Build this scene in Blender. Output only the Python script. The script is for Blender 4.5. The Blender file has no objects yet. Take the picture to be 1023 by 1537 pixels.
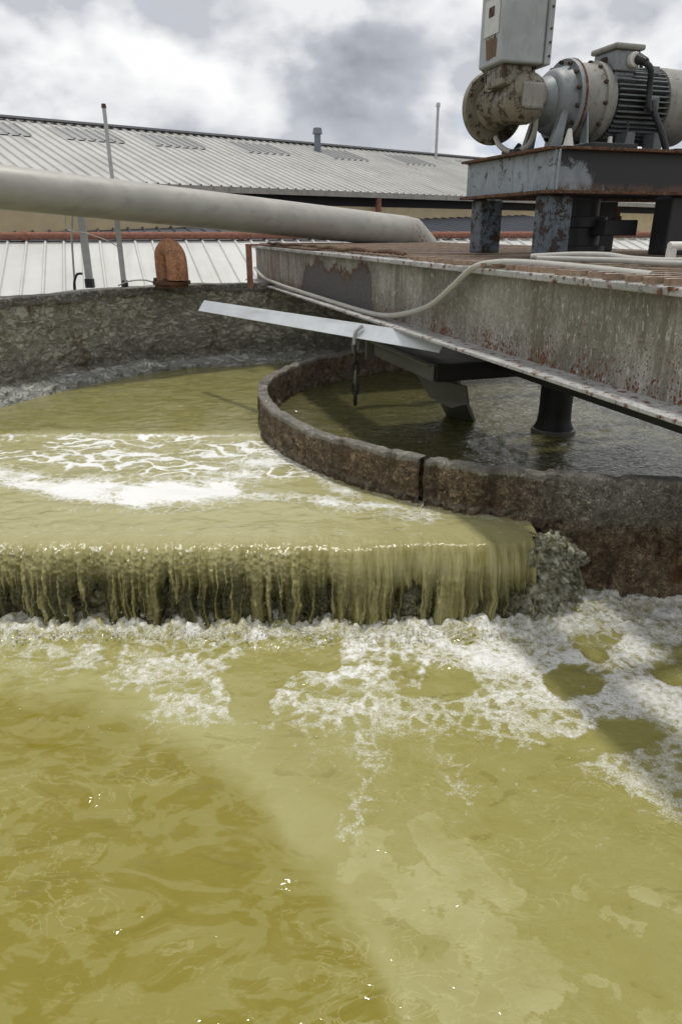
import bpy, bmesh, math
import numpy as np
from mathutils import Vector, Matrix

# ------------------------------------------------------------------ camera, sky, sun, exposure
S = bpy.context.scene
COL = S.collection
R = math.radians
cam = bpy.data.cameras.new('camera'); co = bpy.data.objects.new('camera', cam); COL.objects.link(co)
co.location = (0, 0, 0); co.rotation_euler = (R(68), 0, 0)
cam.sensor_fit = 'VERTICAL'; cam.sensor_height = 36; cam.sensor_width = 24; cam.lens = 24.59
cam.clip_start = .05; cam.clip_end = 3000
S.camera = co
SUN_EL, SUN_AZ = R(79), Vector((.08, 1, 0)).normalized()
w = bpy.data.worlds.new('World'); S.world = w; w.use_nodes = True
SKY_STRENGTH = .1
def build_world():
    nt = w.node_tree; nt.nodes.clear(); N = nt.nodes.new; L = nt.links.new
    out = N('ShaderNodeOutputWorld'); bg = N('ShaderNodeBackground'); bg.inputs[1].default_value = SKY_STRENGTH
    L(bg.outputs[0], out.inputs[0])
    sky = N('ShaderNodeTexSky'); sky.sky_type = 'NISHITA'; sky.sun_disc = False
    sky.sun_elevation = SUN_EL; sky.sun_rotation = math.atan2(SUN_AZ.x, SUN_AZ.y); sky.altitude = 100
    tc = N('ShaderNodeTexCoord'); d = tc.outputs['Generated']
    def mth(op, a, b=None, c=None, clamp=False):
        n = N('ShaderNodeMath'); n.operation = op; n.use_clamp = clamp
        for k, x in enumerate((a, b, c)):
            if x is None: continue
            if isinstance(x, (int, float)): n.inputs[k].default_value = x
            else: L(x, n.inputs[k])
        return n.outputs[0]
    def dens(off):
        mp = N('ShaderNodeVectorMath'); mp.operation = 'ADD'; L(d, mp.inputs[0]); mp.inputs[1].default_value = off
        sc = N('ShaderNodeVectorMath'); sc.operation = 'MULTIPLY'; L(mp.outputs[0], sc.inputs[0]); sc.inputs[1].default_value = (1, 1, 1.55)
        n = N('ShaderNodeTexNoise'); n.inputs['Scale'].default_value = 1.9; n.inputs['Detail'].default_value = 9
        n.inputs['Roughness'].default_value = .60; L(sc.outputs[0], n.inputs['Vector'])
        v = N('ShaderNodeTexVoronoi'); v.feature = 'SMOOTH_F1'; v.inputs['Scale'].default_value = 5.2; v.inputs['Smoothness'].default_value = .35
        v.inputs['Detail'].default_value = 3; v.inputs['Roughness'].default_value = .55
        wp = N('ShaderNodeVectorMath'); wp.operation = 'MULTIPLY_ADD'; L(n.outputs['Color'], wp.inputs[0]); wp.inputs[1].default_value = (.10,) * 3; L(sc.outputs[0], wp.inputs[2])
        L(wp.outputs[0], v.inputs['Vector'])
        x = mth('MULTIPLY_ADD', v.outputs['Distance'], -.30, n.outputs['Fac'])
        # cloud banks where the photograph has them: (direction, size, amount)
        for (bx, by, bz), size, amt in BLOBS:
            dp = N('ShaderNodeVectorMath'); dp.operation = 'DISTANCE'; L(mp.outputs[0], dp.inputs[0]); dp.inputs[1].default_value = (bx, by, bz)
            mr = N('ShaderNodeMapRange'); mr.interpolation_type = 'SMOOTHSTEP'; L(dp.outputs['Value'], mr.inputs[0])
            mr.inputs[1].default_value = size; mr.inputs[2].default_value = 0; mr.inputs[3].default_value = 0; mr.inputs[4].default_value = amt
            x = mth('ADD', x, mr.outputs[0])
        return x
    d0 = dens((0, 0, 0)); d1 = dens((-.02, .0, .05))
    alpha = N('ShaderNodeMapRange'); alpha.interpolation_type = 'SMOOTHSTEP'; L(d0, alpha.inputs[0])
    alpha.inputs[1].default_value = .075; alpha.inputs[2].default_value = .135
    lit = mth('SUBTRACT', d0, d1)
    lum = N('ShaderNodeMapRange'); L(lit, lum.inputs[0]); lum.inputs[1].default_value = -.14; lum.inputs[2].default_value = .17
    thick = N('ShaderNodeMapRange'); thick.interpolation_type = 'SMOOTHSTEP'; L(d0, thick.inputs[0])
    thick.inputs[1].default_value = .20; thick.inputs[2].default_value = .50; thick.inputs[3].default_value = 1; thick.inputs[4].default_value = .0
    br = mth('ADD', mth('MULTIPLY', lum.outputs[0], .78), mth('MULTIPLY', thick.outputs[0], .46), clamp=True)
    cr = N('ShaderNodeValToRGB'); L(br, cr.inputs[0])
    e = cr.color_ramp.elements
    e[0].position = .05; e[0].color = (4.2, 4.5, 5.0, 1); e[1].position = .95; e[1].color = (12.4, 12.4, 12.4, 1)
    k = e.new(.42); k.color = (6.4, 6.7, 7.3, 1); k = e.new(.68); k.color = (9.9, 10.1, 10.4, 1)
    hz = N('ShaderNodeMixRGB'); hz.inputs[0].default_value = .86; L(sky.outputs[0], hz.inputs[1]); hz.inputs[2].default_value = (7.4, 8.2, 9.6, 1)
    mx = N('ShaderNodeMixRGB'); L(alpha.outputs[0], mx.inputs[0]); L(hz.outputs[0], mx.inputs[1]); L(cr.outputs[0], mx.inputs[2])
    L(mx.outputs[0], bg.inputs[0])
BLOBS = [((-.03, .97, .24), .15, .32), ((-.24, .945, .235), .11, -.20), ((-.21, .96, .155), .13, .14), ((.08, .98, .15), .14, .16), ((-.40, .88, .20), .2, .12), ((.12, .93, .28), .20, .16),
         ((-.46, .82, .35), .22, .12), ((-.27, .80, .56), .15, -.22), ((.33, .85, .40), .25, .10), ((-.46, .74, .50), .14, .10)]
build_world()
sl = bpy.data.lights.new('sun', 'SUN'); sl.energy = 2.8; sl.angle = R(4.5); sl.color = (1, .965, .90)
so = bpy.data.objects.new('sun', sl); COL.objects.link(so); so.location = (0, 0, 20)
sd = (SUN_AZ * math.cos(SUN_EL) + Vector((0, 0, math.sin(SUN_EL))))
so.rotation_euler = sd.to_track_quat('Z', 'Y').to_euler()
S.view_settings.view_transform = 'Standard'; S.view_settings.look = 'None'; S.view_settings.gamma = 1; S.view_settings.exposure = -.32
S.cycles.max_bounces = 5; S.cycles.diffuse_bounces = 3; S.cycles.glossy_bounces = 2; S.cycles.use_denoising = True
S.cycles.use_adaptive_sampling = True; S.cycles.adaptive_threshold = .03
w.cycles.sampling_method = 'MANUAL'; w.cycles.sample_map_resolution = 512

# ------------------------------------------------------------------ numeric noise
def _h(ix, iy, seed):
    n = (ix.astype(np.int64) * 374761393 + iy.astype(np.int64) * 668265263 + seed * 1274126177) & 0xffffffff
    n = ((n ^ (n >> 13)) * 1274126177) & 0xffffffff
    n = ((n ^ (n >> 16)) * 2246822519) & 0xffffffff
    return ((n ^ (n >> 15)) & 0xffffff) / float(0xffffff)
def vnoise(x, y, seed=0):
    ix = np.floor(x); iy = np.floor(y); fx = x - ix; fy = y - iy
    ux = fx * fx * fx * (fx * (fx * 6 - 15) + 10); uy = fy * fy * fy * (fy * (fy * 6 - 15) + 10)
    a = _h(ix, iy, seed); b = _h(ix + 1, iy, seed); c = _h(ix, iy + 1, seed); d = _h(ix + 1, iy + 1, seed)
    return (a + (b - a) * ux) * (1 - uy) + (c + (d - c) * ux) * uy
def fbm(x, y, seed=0, octv=4, gain=.5):
    x, y = np.broadcast_arrays(np.asarray(x, float), np.asarray(y, float))
    s = 0.; a = 1.; t = 0.
    for k in range(octv):
        s = s + a * vnoise(x * 2 ** k + 17.3 * k, y * 2 ** k - 9.1 * k, seed + k); t += a; a *= gain
    return s / t
def worley(x, y, seed=0):
    x, y = np.broadcast_arrays(np.asarray(x, float), np.asarray(y, float))
    ix = np.floor(x); iy = np.floor(y); f1 = np.full(x.shape, 9.); f2 = f1.copy()
    for dx in (-1, 0, 1):
        for dy in (-1, 0, 1):
            cx = ix + dx; cy = iy + dy
            d = np.hypot(cx + _h(cx, cy, seed) - x, cy + _h(cx, cy, seed + 91) - y)
            f2 = np.minimum(f2, np.maximum(d, f1)); f1 = np.minimum(f1, d)
    return f1, f2
def sst(a, b, x):
    t = np.clip((x - a) / (b - a), 0, 1); return t * t * (3 - 2 * t)
def segd(X, Y, pts):
    best = np.full(X.shape, 9.)
    for (ax, ay), (bx, by) in zip(pts, pts[1:]):
        vx, vy = bx - ax, by - ay; t = np.clip(((X - ax) * vx + (Y - ay) * vy) / (vx * vx + vy * vy), 0, 1)
        best = np.minimum(best, np.hypot(X - ax - t * vx, Y - ay - t * vy))
    return best

# ------------------------------------------------------------------ materials
class NT:
    def __init__(s, name):
        s.m = bpy.data.materials.new(name); s.m.use_nodes = True; s.t = s.m.node_tree
        s.p = s.t.nodes['Principled BSDF']; s.tc = s.t.nodes.new('ShaderNodeTexCoord'); s.obj = s.tc.outputs['Object']
    def n(s, t): return s.t.nodes.new(t)
    def put(s, sock, v):
        if v is None: return
        if hasattr(v, 'is_output') or isinstance(v, bpy.types.NodeSocket): s.t.links.new(v, sock)
        elif isinstance(v, tuple) and len(v) == 3 and sock.type == 'RGBA': sock.default_value = (*v, 1)
        else: sock.default_value = v
    def mul(s, vec, k):
        n = s.n('ShaderNodeVectorMath'); n.operation = 'MULTIPLY'; s.put(n.inputs[0], vec); n.inputs[1].default_value = k; return n.outputs[0]
    def noise(s, sc, det=5, ro=.55, vec=None, dist=0, col=False):
        n = s.n('ShaderNodeTexNoise'); s.put(n.inputs['Vector'], vec or s.obj); n.inputs['Scale'].default_value = sc
        n.inputs['Detail'].default_value = det; n.inputs['Roughness'].default_value = ro; n.inputs['Distortion'].default_value = dist
        return n.outputs['Color' if col else 'Fac']
    def vor(s, sc, feat='F1', vec=None, det=0, rnd=1):
        n = s.n('ShaderNodeTexVoronoi'); n.feature = feat; s.put(n.inputs['Vector'], vec or s.obj); n.inputs['Scale'].default_value = sc
        n.inputs['Randomness'].default_value = rnd
        if det: n.inputs['Detail'].default_value = det
        return n.outputs['Distance']
    def rng(s, x, a, b, c=0., d=1.):
        n = s.n('ShaderNodeMapRange'); n.interpolation_type = 'SMOOTHSTEP'; s.put(n.inputs[0], x)
        for k, v in enumerate((a, b, c, d)): n.inputs[k + 1].default_value = v
        return n.outputs[0]
    def mt(s, op, a, b=None, c=None, clamp=False):
        n = s.n('ShaderNodeMath'); n.operation = op; n.use_clamp = clamp
        for k, x in enumerate((a, b, c)): s.put(n.inputs[k], x)
        return n.outputs[0]
    def mix(s, f, a, b, mode='MIX'):
        n = s.n('ShaderNodeMixRGB'); n.blend_type = mode; s.put(n.inputs[0], f); s.put(n.inputs[1], a); s.put(n.inputs[2], b); return n.outputs[0]
    def attr(s, name):
        n = s.n('ShaderNodeAttribute'); n.attribute_name = name; return n.outputs['Fac']
    def wrinkle(s, sc, w, dist=1.2, vec=None):
        return s.rng(s.mt('ABSOLUTE', s.mt('SUBTRACT', s.noise(sc, 4, .6, vec, dist), .5)), 0, w)
    def xyz(s, vec=None):
        n = s.n('ShaderNodeSeparateXYZ'); s.put(n.inputs[0], vec or s.obj); return n.outputs
    def bump(s, h, st=.5, dist=.01, nrm=None):
        n = s.n('ShaderNodeBump'); n.inputs['Strength'].default_value = st; n.inputs['Distance'].default_value = dist
        s.put(n.inputs['Height'], h); s.put(n.inputs['Normal'], nrm); return n.outputs[0]
    def done(s, col, rough=.6, metal=0., nrm=None, spec=None, **k):
        s.put(s.p.inputs['Base Color'], col); s.put(s.p.inputs['Roughness'], rough); s.put(s.p.inputs['Metallic'], metal); s.put(s.p.inputs['Normal'], nrm)
        if spec is not None: s.put(s.p.inputs['Specular IOR Level'], spec)
        for a, b in k.items(): s.put(s.p.inputs[a.replace('_', ' ')], b)
        return s.m

def painted(name, base, dirt=(.10, .085, .06), rust=(.16, .05, .018), amt=.5, sc=1., rough=.5, metal=0., stretch=(1, 1, .35), bmp=.25):
    """weathered paint or zinc: blotches, vertical dirt runs, rust bloom with a dark edge"""
    n = NT(name)
    a = n.noise(4 * sc, 6, .6); st = n.noise(14 * sc, 5, .6, n.mul(n.obj, stretch)); f = n.noise(70 * sc, 4, .6)
    c = n.mix(n.rng(a, .35, .7), tuple(x * .8 for x in base), base)
    c = n.mix(n.mt('MULTIPLY', n.rng(st, .5, .75), .65), c, dirt)
    r = n.mt('MULTIPLY_ADD', n.noise(9 * sc, 8, .68), .75, n.mt('MULTIPLY', f, .25))
    th = .74 - .26 * amt
    c = n.mix(n.rng(r, th - .05, th), c, tuple(x * .55 for x in dirt))
    rf = n.rng(r, th - .01, th + .05)
    c = n.mix(rf, c, n.mix(f, rust, tuple(x * .4 for x in rust)))
    h = n.mt('ADD', n.mt('MULTIPLY', f, .5), rf)
    return n.done(c, n.mix(rf, (rough,) * 3, (.85,) * 3), metal if metal == 0 else n.mix(rf, (metal,) * 3, (0, 0, 0)), n.bump(h, bmp, .004))

def m_beam():
    n = NT('galvanised_girder'); o = n.xyz()
    a = n.noise(2.2, 6, .6); f = n.noise(34, 6, .7, n.mul(n.obj, (1, 1, .45)), dist=.6); spk = n.noise(90, 4, .65, n.mul(n.obj, (1, 1, .4))); run = n.noise(9, 5, .65, n.mul(n.obj, (1, 1, .12)))
    c = n.mix(n.rng(a, .3, .7), (.145, .135, .105), (.37, .355, .315))
    c = n.mix(n.rng(f, .44, .72, 0, .6), c, (.42, .41, .37)); c = n.mix(n.mt('MULTIPLY', n.rng(spk, .54, .70), .40), c, (.12, .11, .085))
    c = n.mix(n.mt('MULTIPLY', n.rng(run, .46, .66), .75), c, (.12, .105, .07))
    c = n.mix(n.rng(n.noise(3.1, 4, .5), .66, .72, 0, .6), c, (.05, .05, .048))
    wr = n.wrinkle(26, .09, 1.2, n.mul(n.obj, (1, 1, .5))); c = n.mix(n.mt('MULTIPLY', n.mt('SUBTRACT', 1., wr), .38), c, (.10, .09, .065)); c = n.mix(n.rng(n.noise(48, 4, .6, n.mul(n.obj, (1, 1, .5)), dist=.8), .57, .66, 0, .55), c, (.52, .51, .47))
    # rust pits thicker towards the lower edge of the web
    low = n.rng(o[2], -.20, -.62); u = o[1]
    v1 = n.vor(62, 'F1', n.mul(n.obj, (1, 1, .7))); jit = n.noise(5, 5, .6)
    pit = n.mt('ADD', n.mt('MULTIPLY', v1, -.9), n.mt('ADD', n.mt('MULTIPLY', low, .20), n.mt('MULTIPLY', jit, .60)))
    band = n.mt('MULTIPLY', n.rng(o[2], -.50, -.64), n.rng(n.noise(10, 6, .7, n.mul(n.obj, (1, 1, .3))), .40, .60))
    pm = n.rng(n.mt('ADD', pit, n.mt('MULTIPLY', band, .30)), .235, .31)
    rustc = n.mix(n.noise(60, 3), (.21, .075, .022), (.06, .02, .01))
    c = n.mix(pm, c, rustc)
    # large blistered patch towards the far end, dark bare steel with a rust edge
    q = n.mt('ADD', n.mt('MULTIPLY', n.noise(2.6, 7, .7), .55), n.mt('MULTIPLY', o[2], -1.0))      # high when low on the web
    rg = n.mt('MULTIPLY', n.rng(u, 3.45, 3.75), n.rng(u, 6.6, 5.4)); q = n.mt('MULTIPLY', q, rg)
    q = n.mt('ADD', q, n.mt('MULTIPLY', n.noise(12, 5, .7), .12))
    c = n.mix(n.rng(q, .63, .68), c, (.085, .045, .025)); c = n.mix(n.rng(q, .69, .73), c, n.mix(n.noise(30, 5), (.035, .035, .038), (.14, .135, .13)))
    far = n.mt('MULTIPLY', n.rng(u, 4.5, 7.5), n.rng(n.noise(7, 7, .7, n.mul(n.obj, (1, 1, .4))), .46, .62)); c = n.mix(n.mt('MULTIPLY', far, .85), c, (.15, .06, .03))
    h = n.mt('ADD', n.mt('MULTIPLY', f, .5), n.mt('ADD', n.mt('MULTIPLY', pm, -.5), n.mt('MULTIPLY', spk, .5)))
    return n.done(c, .62, 0, n.bump(h, .55, .006), .35)
def m_flange():
    n = NT('girder_flange_metal'); f = n.noise(45, 5, .65); a = n.noise(3, 6, .65)
    c = n.mix(n.rng(a, .35, .65), (.30, .30, .285), (.46, .46, .45)); c = n.mix(n.rng(f, .52, .68), c, (.22, .20, .17))
    r = n.mt('ADD', n.mt('MULTIPLY', n.noise(16, 7, .7), .7), n.mt('MULTIPLY', n.vor(22), -.22)); rm = n.rng(r, .27, .35)
    c = n.mix(rm, c, n.mix(f, (.20, .07, .025), (.06, .02, .01)))
    return n.done(c, .65, 0, n.bump(n.mt('ADD', f, rm), .5, .005), .35)
def m_rust(name, a=(.20, .075, .03), b=(.07, .028, .014), hi=(.42, .30, .22)):
    n = NT(name); x = n.noise(13, 7, .65); f = n.noise(90, 4, .6)
    c = n.mix(n.rng(x, .35, .65), b, a); c = n.mix(n.rng(f, .52, .72), c, hi if hi else a)
    return n.done(c, .85, 0, n.bump(n.mt('ADD', x, f), .6, .006), .2)
def m_grating():
    n = NT('rusty_grating'); x = n.noise(13, 7, .65); f = n.noise(90, 4, .6); g = n.n('ShaderNodeNewGeometry'); up = n.rng(n.xyz(g.outputs['Normal'])[2], .5, .9)
    rustc = n.mix(n.rng(x, .35, .65), (.19, .125, .085), (.38, .28, .205)); top = n.mix(n.rng(f, .4, .6), (.36, .30, .25), (.62, .60, .56))  # upward faces go paler than the sides
    return n.done(n.mix(n.mt('MULTIPLY', up, n.rng(x, .66, .40)), rustc, top), .75, 0, n.bump(n.mt('ADD', x, f), .5, .005), .3)
def m_galv(name, base=(.44, .43, .40), rough=.42):
    n = NT(name); x = n.noise(2.5, 6, .6); f = n.noise(120, 3, .6); st = n.noise(12, 5, .6, n.mul(n.obj, (.12, 1, 1)))
    sp = n.noise(26, 7, .7)
    c = n.mix(n.rng(x, .35, .68), tuple(v * .84 for v in base), base); c = n.mix(n.rng(st, .5, .75, 0, .45), c, tuple(v * .5 for v in base))
    c = n.mix(n.rng(sp, .66, .72), c, (.5, .5, .48)); c = n.mix(n.rng(n.noise(20, 8, .75), .68, .73), c, (.12, .075, .04))
    return n.done(c, n.rng(x, .3, .7, rough, rough + .14), .15, n.bump(n.mt('ADD', f, n.mt('MULTIPLY', sp, .7)), .14, .003))
def m_ring():
    n = NT('scaled_concrete'); o = n.xyz(); o_ = n.obj; a = n.noise(3, 7, .65); f = n.noise(60, 6, .7); g = n.noise(14, 6, .65)
    crk = n.vor(17, 'DISTANCE_TO_EDGE', n.mix(.35, n.obj, n.noise(11, 5, .65, col=True)))
    ang = n.rng(o[0], -1.15, -.3)                                        # the right hand side is greyer bare concrete
    hgt = n.rng(n.mt('ADD', o[2], n.mt('MULTIPLY', a, .16)), .42, .74)
    brown = n.mix(n.rng(g, .35, .65), (.21, .135, .072), (.47, .345, .21)); grey = n.mix(n.rng(g, .3, .7), (.44, .42, .36), (.66, .64, .57))
    c = n.mix(n.mt('MULTIPLY', ang, hgt), brown, grey)
    f2 = n.noise(26, 7, .75, n.mul(o_, (1, 1, .7)), dist=.5); c = n.mix(n.rng(f2, .54, .66, 0, .65), c, (.34, .29, .21)); c = n.mix(n.rng(n.noise(6, 8, .72), .58, .66, 0, .75), c, (.12, .045, .018))
    c = n.mix(n.mt('MULTIPLY', n.rng(crk, .05, .0, 0, .75), n.rng(n.noise(3.5, 4), .42, .58)), c, (.03, .024, .016)); c = n.mix(n.rng(n.noise(19, 7, .75, dist=.8), .48, .38, 0, .55), c, (.06, .043, .027))
    wr = n.wrinkle(15, .07, 1.5); wr2 = n.wrinkle(34, .08, 1.); c = n.mix(n.mt('MULTIPLY', n.mt('SUBTRACT', 1., wr), n.mt('MULTIPLY_ADD', ang, -.35, .50)), c, (.06, .045, .03)); c = n.mix(n.mt('MULTIPLY', n.mt('SUBTRACT', 1., wr2), .18), c, (.07, .053, .036)); c = n.mix(n.rng(n.noise(30, 4, .6, dist=1.), .58, .66, 0, .6), c, (.42, .38, .30))
    top = n.rng(n.mt('ADD', n.attr('rim'), n.mt('MULTIPLY', n.mt('SUBTRACT', g, .5), .5)), .62, .86); c = n.mix(n.mt('MULTIPLY', top, .85), c, n.mix(f, (.36, .34, .29), (.62, .59, .52)))
    run = n.noise(7, 6, .65, n.mul(n.obj, (1, 1, .13))); c = n.mix(n.mt('MULTIPLY', n.rng(run, .50, .66), .55), c, (.05, .038, .024)); c = n.mix(n.mt('MULTIPLY', n.rng(n.noise(5, 6, .65, n.mul(n.obj, (1, 1, .2))), .60, .68), .6), c, (.22, .085, .03))
    tide = n.rng(n.mt('ABSOLUTE', n.mt('SUBTRACT', n.mt('ADD', o[2], n.mt('MULTIPLY', g, .10)), .53)), .03, .0, 0, .35); c = n.mix(tide, c, (.40, .38, .31))
    wet = n.rng(n.mt('ADD', o[2], n.mt('MULTIPLY', g, .10)), .56, .43); c = n.mix(n.mt('MULTIPLY', wet, .0), c, (.02, .017, .01))
    return n.done(c, n.rng(wet, 0, 1, .78, .5), 0, n.bump(n.mt('ADD', n.mt('MULTIPLY', n.rng(crk, 0, .12), .15), n.mt('ADD', n.mt('MULTIPLY', wr2, .6), n.mt('ADD', wr, n.mt('MULTIPLY', f2, .8)))), 1., .020), .4)
def m_tank():
    n = NT('old_tank_concrete'); o = n.xyz(); a = n.noise(2.2, 7, .65); f = n.noise(40, 6, .7, n.mul(n.obj, (1, 1, 1.6))); g = n.noise(9, 7, .65)
    c = n.mix(n.rng(g, .32, .68), (.38, .36, .285), (.60, .58, .48)); c = n.mix(n.rng(f, .56, .70, 0, .8), c, (.33, .32, .27))
    c = n.mix(n.rng(n.noise(3.5, 8, .7, n.mul(n.obj, (1, 1, .5))), .55, .66, 0, .7), c, (.20, .135, .055))
    mid = n.rng(n.mt('ADD', o[2], n.mt('MULTIPLY', a, .3)), .95, .68); c = n.mix(n.mt('MULTIPLY', mid, .45), c, (.085, .08, .058))
    crust = n.rng(n.mt('ADD', n.attr('crust'), n.mt('MULTIPLY', n.mt('SUBTRACT', n.noise(16, 7, .7), .5), 1.5)), .34, .52); c = n.mix(crust, c, n.mix(f, (.42, .42, .37), (.62, .62, .57)))
    rim = n.rng(n.mt('ADD', n.attr('rim'), n.mt('MULTIPLY', n.mt('SUBTRACT', g, .5), 1.0)), .48, .62)
    c = n.mix(n.mt('MULTIPLY', n.rng(n.attr('rim'), .28, .5), n.rng(n.noise(7, 7, .7), .52, .62)), c, (.17, .065, .025))
    c = n.mix(rim, c, n.mix(f, (.20, .19, .165), (.42, .40, .36)))
    wr = n.wrinkle(8, .08, 1.0, n.mul(n.obj, (1, 1, 1.8))); c = n.mix(n.mt('MULTIPLY', n.mt('SUBTRACT', 1., wr), .24), c, (.10, .093, .072)); c = n.mix(n.mt('MULTIPLY', n.rng(n.noise(22, 6, .7, dist=.4), .55, .68), .5), c, (.56, .55, .48))
    return n.done(c, .8, 0, n.bump(n.mt('ADD', f, n.mt('ADD', g, wr)), 1., .035), .3)
def m_slime():
    n = NT('slimy_weir_growth'); g = n.noise(16, 6, .65); v = n.vor(55, 'SMOOTH_F1'); f = n.noise(150, 3)
    c = n.mix(n.rng(g, .35, .65), (.055, .053, .020), (.14, .13, .056)); c = n.mix(n.rng(v, .42, .62, 0, .6), c, (.02, .018, .006))
    c = n.mix(n.rng(n.mt('ADD', n.mt('MULTIPLY', f, .5), n.mt('MULTIPLY', g, .5)), .56, .64, 0, .6), c, (.40, .39, .30))
    clump = n.rng(n.xyz()[0], .98, 1.1)
    c = n.mix(n.mt('MULTIPLY', clump, n.rng(n.noise(24, 6, .7), .42, .62)), c, (.36, .36, .28))
    return n.done(c, .28, 0, n.bump(n.mt('SUBTRACT', n.mt('MULTIPLY', f, .5), v), .6, .010), .6)
def m_water(name, deep, pale, rip=1., rough=.07, spec=.8, ior=1.33):
    n = NT(name); o = n.obj
    foam = n.attr('foam'); film = n.attr('film'); tint = n.attr('tint')
    big = n.noise(3.0, 6, .62, dist=.6); wv = n.noise(7, 5, .6, n.mul(o, (1, 1.6, 1)), dist=.8)
    c = n.mix(n.mt('ADD', tint, n.mt('MULTIPLY', n.mt('SUBTRACT', big, .5), .7), clamp=True), deep, pale)
    refl_swirl = n.noise(2.5, 5, .55, n.mul(o, (1, 1.9, 1)), dist=2.2); c = n.mix(n.mt('MULTIPLY', n.rng(refl_swirl, .47, .53), n.mt('SUBTRACT', 1., tint, clamp=True)), c, n.mix(.28, c, pale)); c = n.mix(n.rng(refl_swirl, .40, .34, 0, .3), c, tuple(x * .7 for x in deep))  # pale and dark swirls painted for sky reflections on the water
    # thin film of scum with crisp ragged edges
    fe = n.rng(n.mt('ADD', film, n.mt('MULTIPLY', n.mt('SUBTRACT', n.noise(13, 7, .7), .5), 1.5)), .44, .52)
    c = n.mix(n.mt('MULTIPLY', fe, n.rng(n.noise(4, 4, .5), .3, .7, .08, .38)), c, (.45, .44, .24))
    refl_wisp = n.mt('ABSOLUTE', n.mt('SUBTRACT', n.noise(5.5, 5, .55, n.mul(o, (1, 1.7, 1)), dist=1.6), .5))
    c = n.mix(n.mt('MULTIPLY', n.rng(refl_wisp, .022, .0, 0, .30), n.rng(n.noise(2.2, 3, .5), .4, .62)), c, (.46, .43, .22))  # pale lines painted for sky reflections on small folds
    # foam: lace of cells broken up by bubbles
    cell = n.vor(13, 'DISTANCE_TO_EDGE', n.mix(.10, o, n.noise(8, 4, .6, col=True))); fine = n.noise(34, 6, .72); bub = n.vor(95); bub2 = n.vor(210)
    sp = n.mt('ADD', n.mt('MULTIPLY', n.mt('SUBTRACT', fine, .5), .80), n.mt('MULTIPLY', n.rng(cell, .0, .30), -.46))
    sp = n.mt('ADD', sp, n.mt('MULTIPLY', n.mt('SUBTRACT', bub, .35), -.28))
    fm = n.rng(n.mt('ADD', foam, sp), .06, .60)
    fm = n.mt('MULTIPLY', fm, n.rng(foam, .03, .16))
    fc = n.mix(n.rng(bub, .15, .6), (.70, .695, .645), (.50, .49, .40)); fc = n.mix(n.rng(fine, .40, .62), n.mix(.32, fc, (.38, .36, .20)), fc); fc = n.mix(n.rng(n.mt('ADD', foam, n.mt('MULTIPLY', n.mt('SUBTRACT', fine, .5), 1.6)), .62, 1.05), fc, (.84, .84, .83))
    c = n.mix(n.mt('MULTIPLY', fm, n.rng(foam, .3, 1., .58, .90)), c, fc)
    rip1 = n.noise(26, 3, .55, n.mul(o, (1, 1.5, 1)), dist=.4); rip2 = n.noise(80, 2, .5)
    h = n.mt('ADD', n.mt('MULTIPLY', rip1, .8 * rip), n.mt('MULTIPLY', rip2, .16 * rip))
    nb = n.bump(h, .35, .010)
    bh = n.mt('MULTIPLY', fm, n.mt('ADD', n.mt('MULTIPLY', bub, -.8), n.mt('ADD', n.mt('MULTIPLY', bub2, -.35), n.mt('MULTIPLY', fine, 1.2))))
    nb = n.bump(bh, .45, .010, nb)
    return n.done(c, n.mix(fm, (rough,) * 3, (.35,) * 3), 0, nb, spec, IOR=ior)
def m_sheet():
    n = NT('falling_olive_water'); o = n.obj; st = n.noise(30, 5, .6, n.mul(o, (1, .2, .12))); f = n.noise(45, 5, .65); thin = n.attr('thin')
    c = n.mix(n.rng(st, .35, .65), (.205, .182, .062), (.315, .288, .13)); c = n.mix(n.attr('top'), c, (.335, .312, .148)); c = n.mix(n.rng(thin, .1, 1.), c, (.050, .048, .017))  # dark mix carries the face shade as well as thin water
    fo = n.attr('foam'); fm = n.rng(n.mt('ADD', fo, n.mt('MULTIPLY', n.mt('SUBTRACT', n.noise(55, 6, .75), .5), 1.3)), .42, .62)
    c = n.mix(fm, c, (.62, .60, .48))
    h = n.mt('ADD', n.mt('MULTIPLY', n.noise(38, 3, .55, n.mul(o, (1, .4, .3))), 1.), n.mt('MULTIPLY', n.vor(80), -.12))
    return n.done(c, n.mix(fm, (.08,) * 3, (.35,) * 3), 0, n.bump(h, .6, .012), .5, IOR=1.33)
def m_splash():
    n = NT('splash_foam'); f = n.noise(60, 5, .7)
    return n.done(n.mix(f, (.40, .39, .28), (.66, .65, .58)), .22, 0, n.bump(n.vor(160), .5, .006), .6)
def m_roof(name, base, dirt):
    n = NT(name); a = n.noise(.5, 7, .65); st = n.noise(3, 6, .65, n.mul(n.obj, (1, .1, 1))); f = n.noise(12, 6, .7)
    c = n.mix(n.rng(a, .3, .7), tuple(x * .82 for x in base), base); c = n.mix(n.rng(st, .48, .75, 0, .6), c, dirt); c = n.mix(n.rng(f, .62, .74, 0, .5), c, dirt)
    return n.done(c, .6, .0, None, .35)
def m_patched():
    n = NT('half_blackened_channel'); o = n.xyz(); e = n.noise(7, 6, .65)
    c = n.mix(n.rng(n.noise(4, 6, .6), .35, .65), (.15, .17, .185), (.27, .30, .315))
    q = n.mt('ADD', n.mt('MULTIPLY', n.mt('SUBTRACT', e, .5), .45), n.mt('ADD', n.mt('MULTIPLY', o[0], .55), n.mt('MULTIPLY', o[2], .9)))
    c = n.mix(n.rng(q, .12, .17), c, (.016, .016, .018)); c = n.mix(n.mt('MULTIPLY', n.rng(o[2], .44, .38), n.rng(n.noise(12, 6, .7), .4, .55)), c, (.10, .05, .028))
    return n.done(c, .55, 0, n.bump(e, .2, .004))
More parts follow.
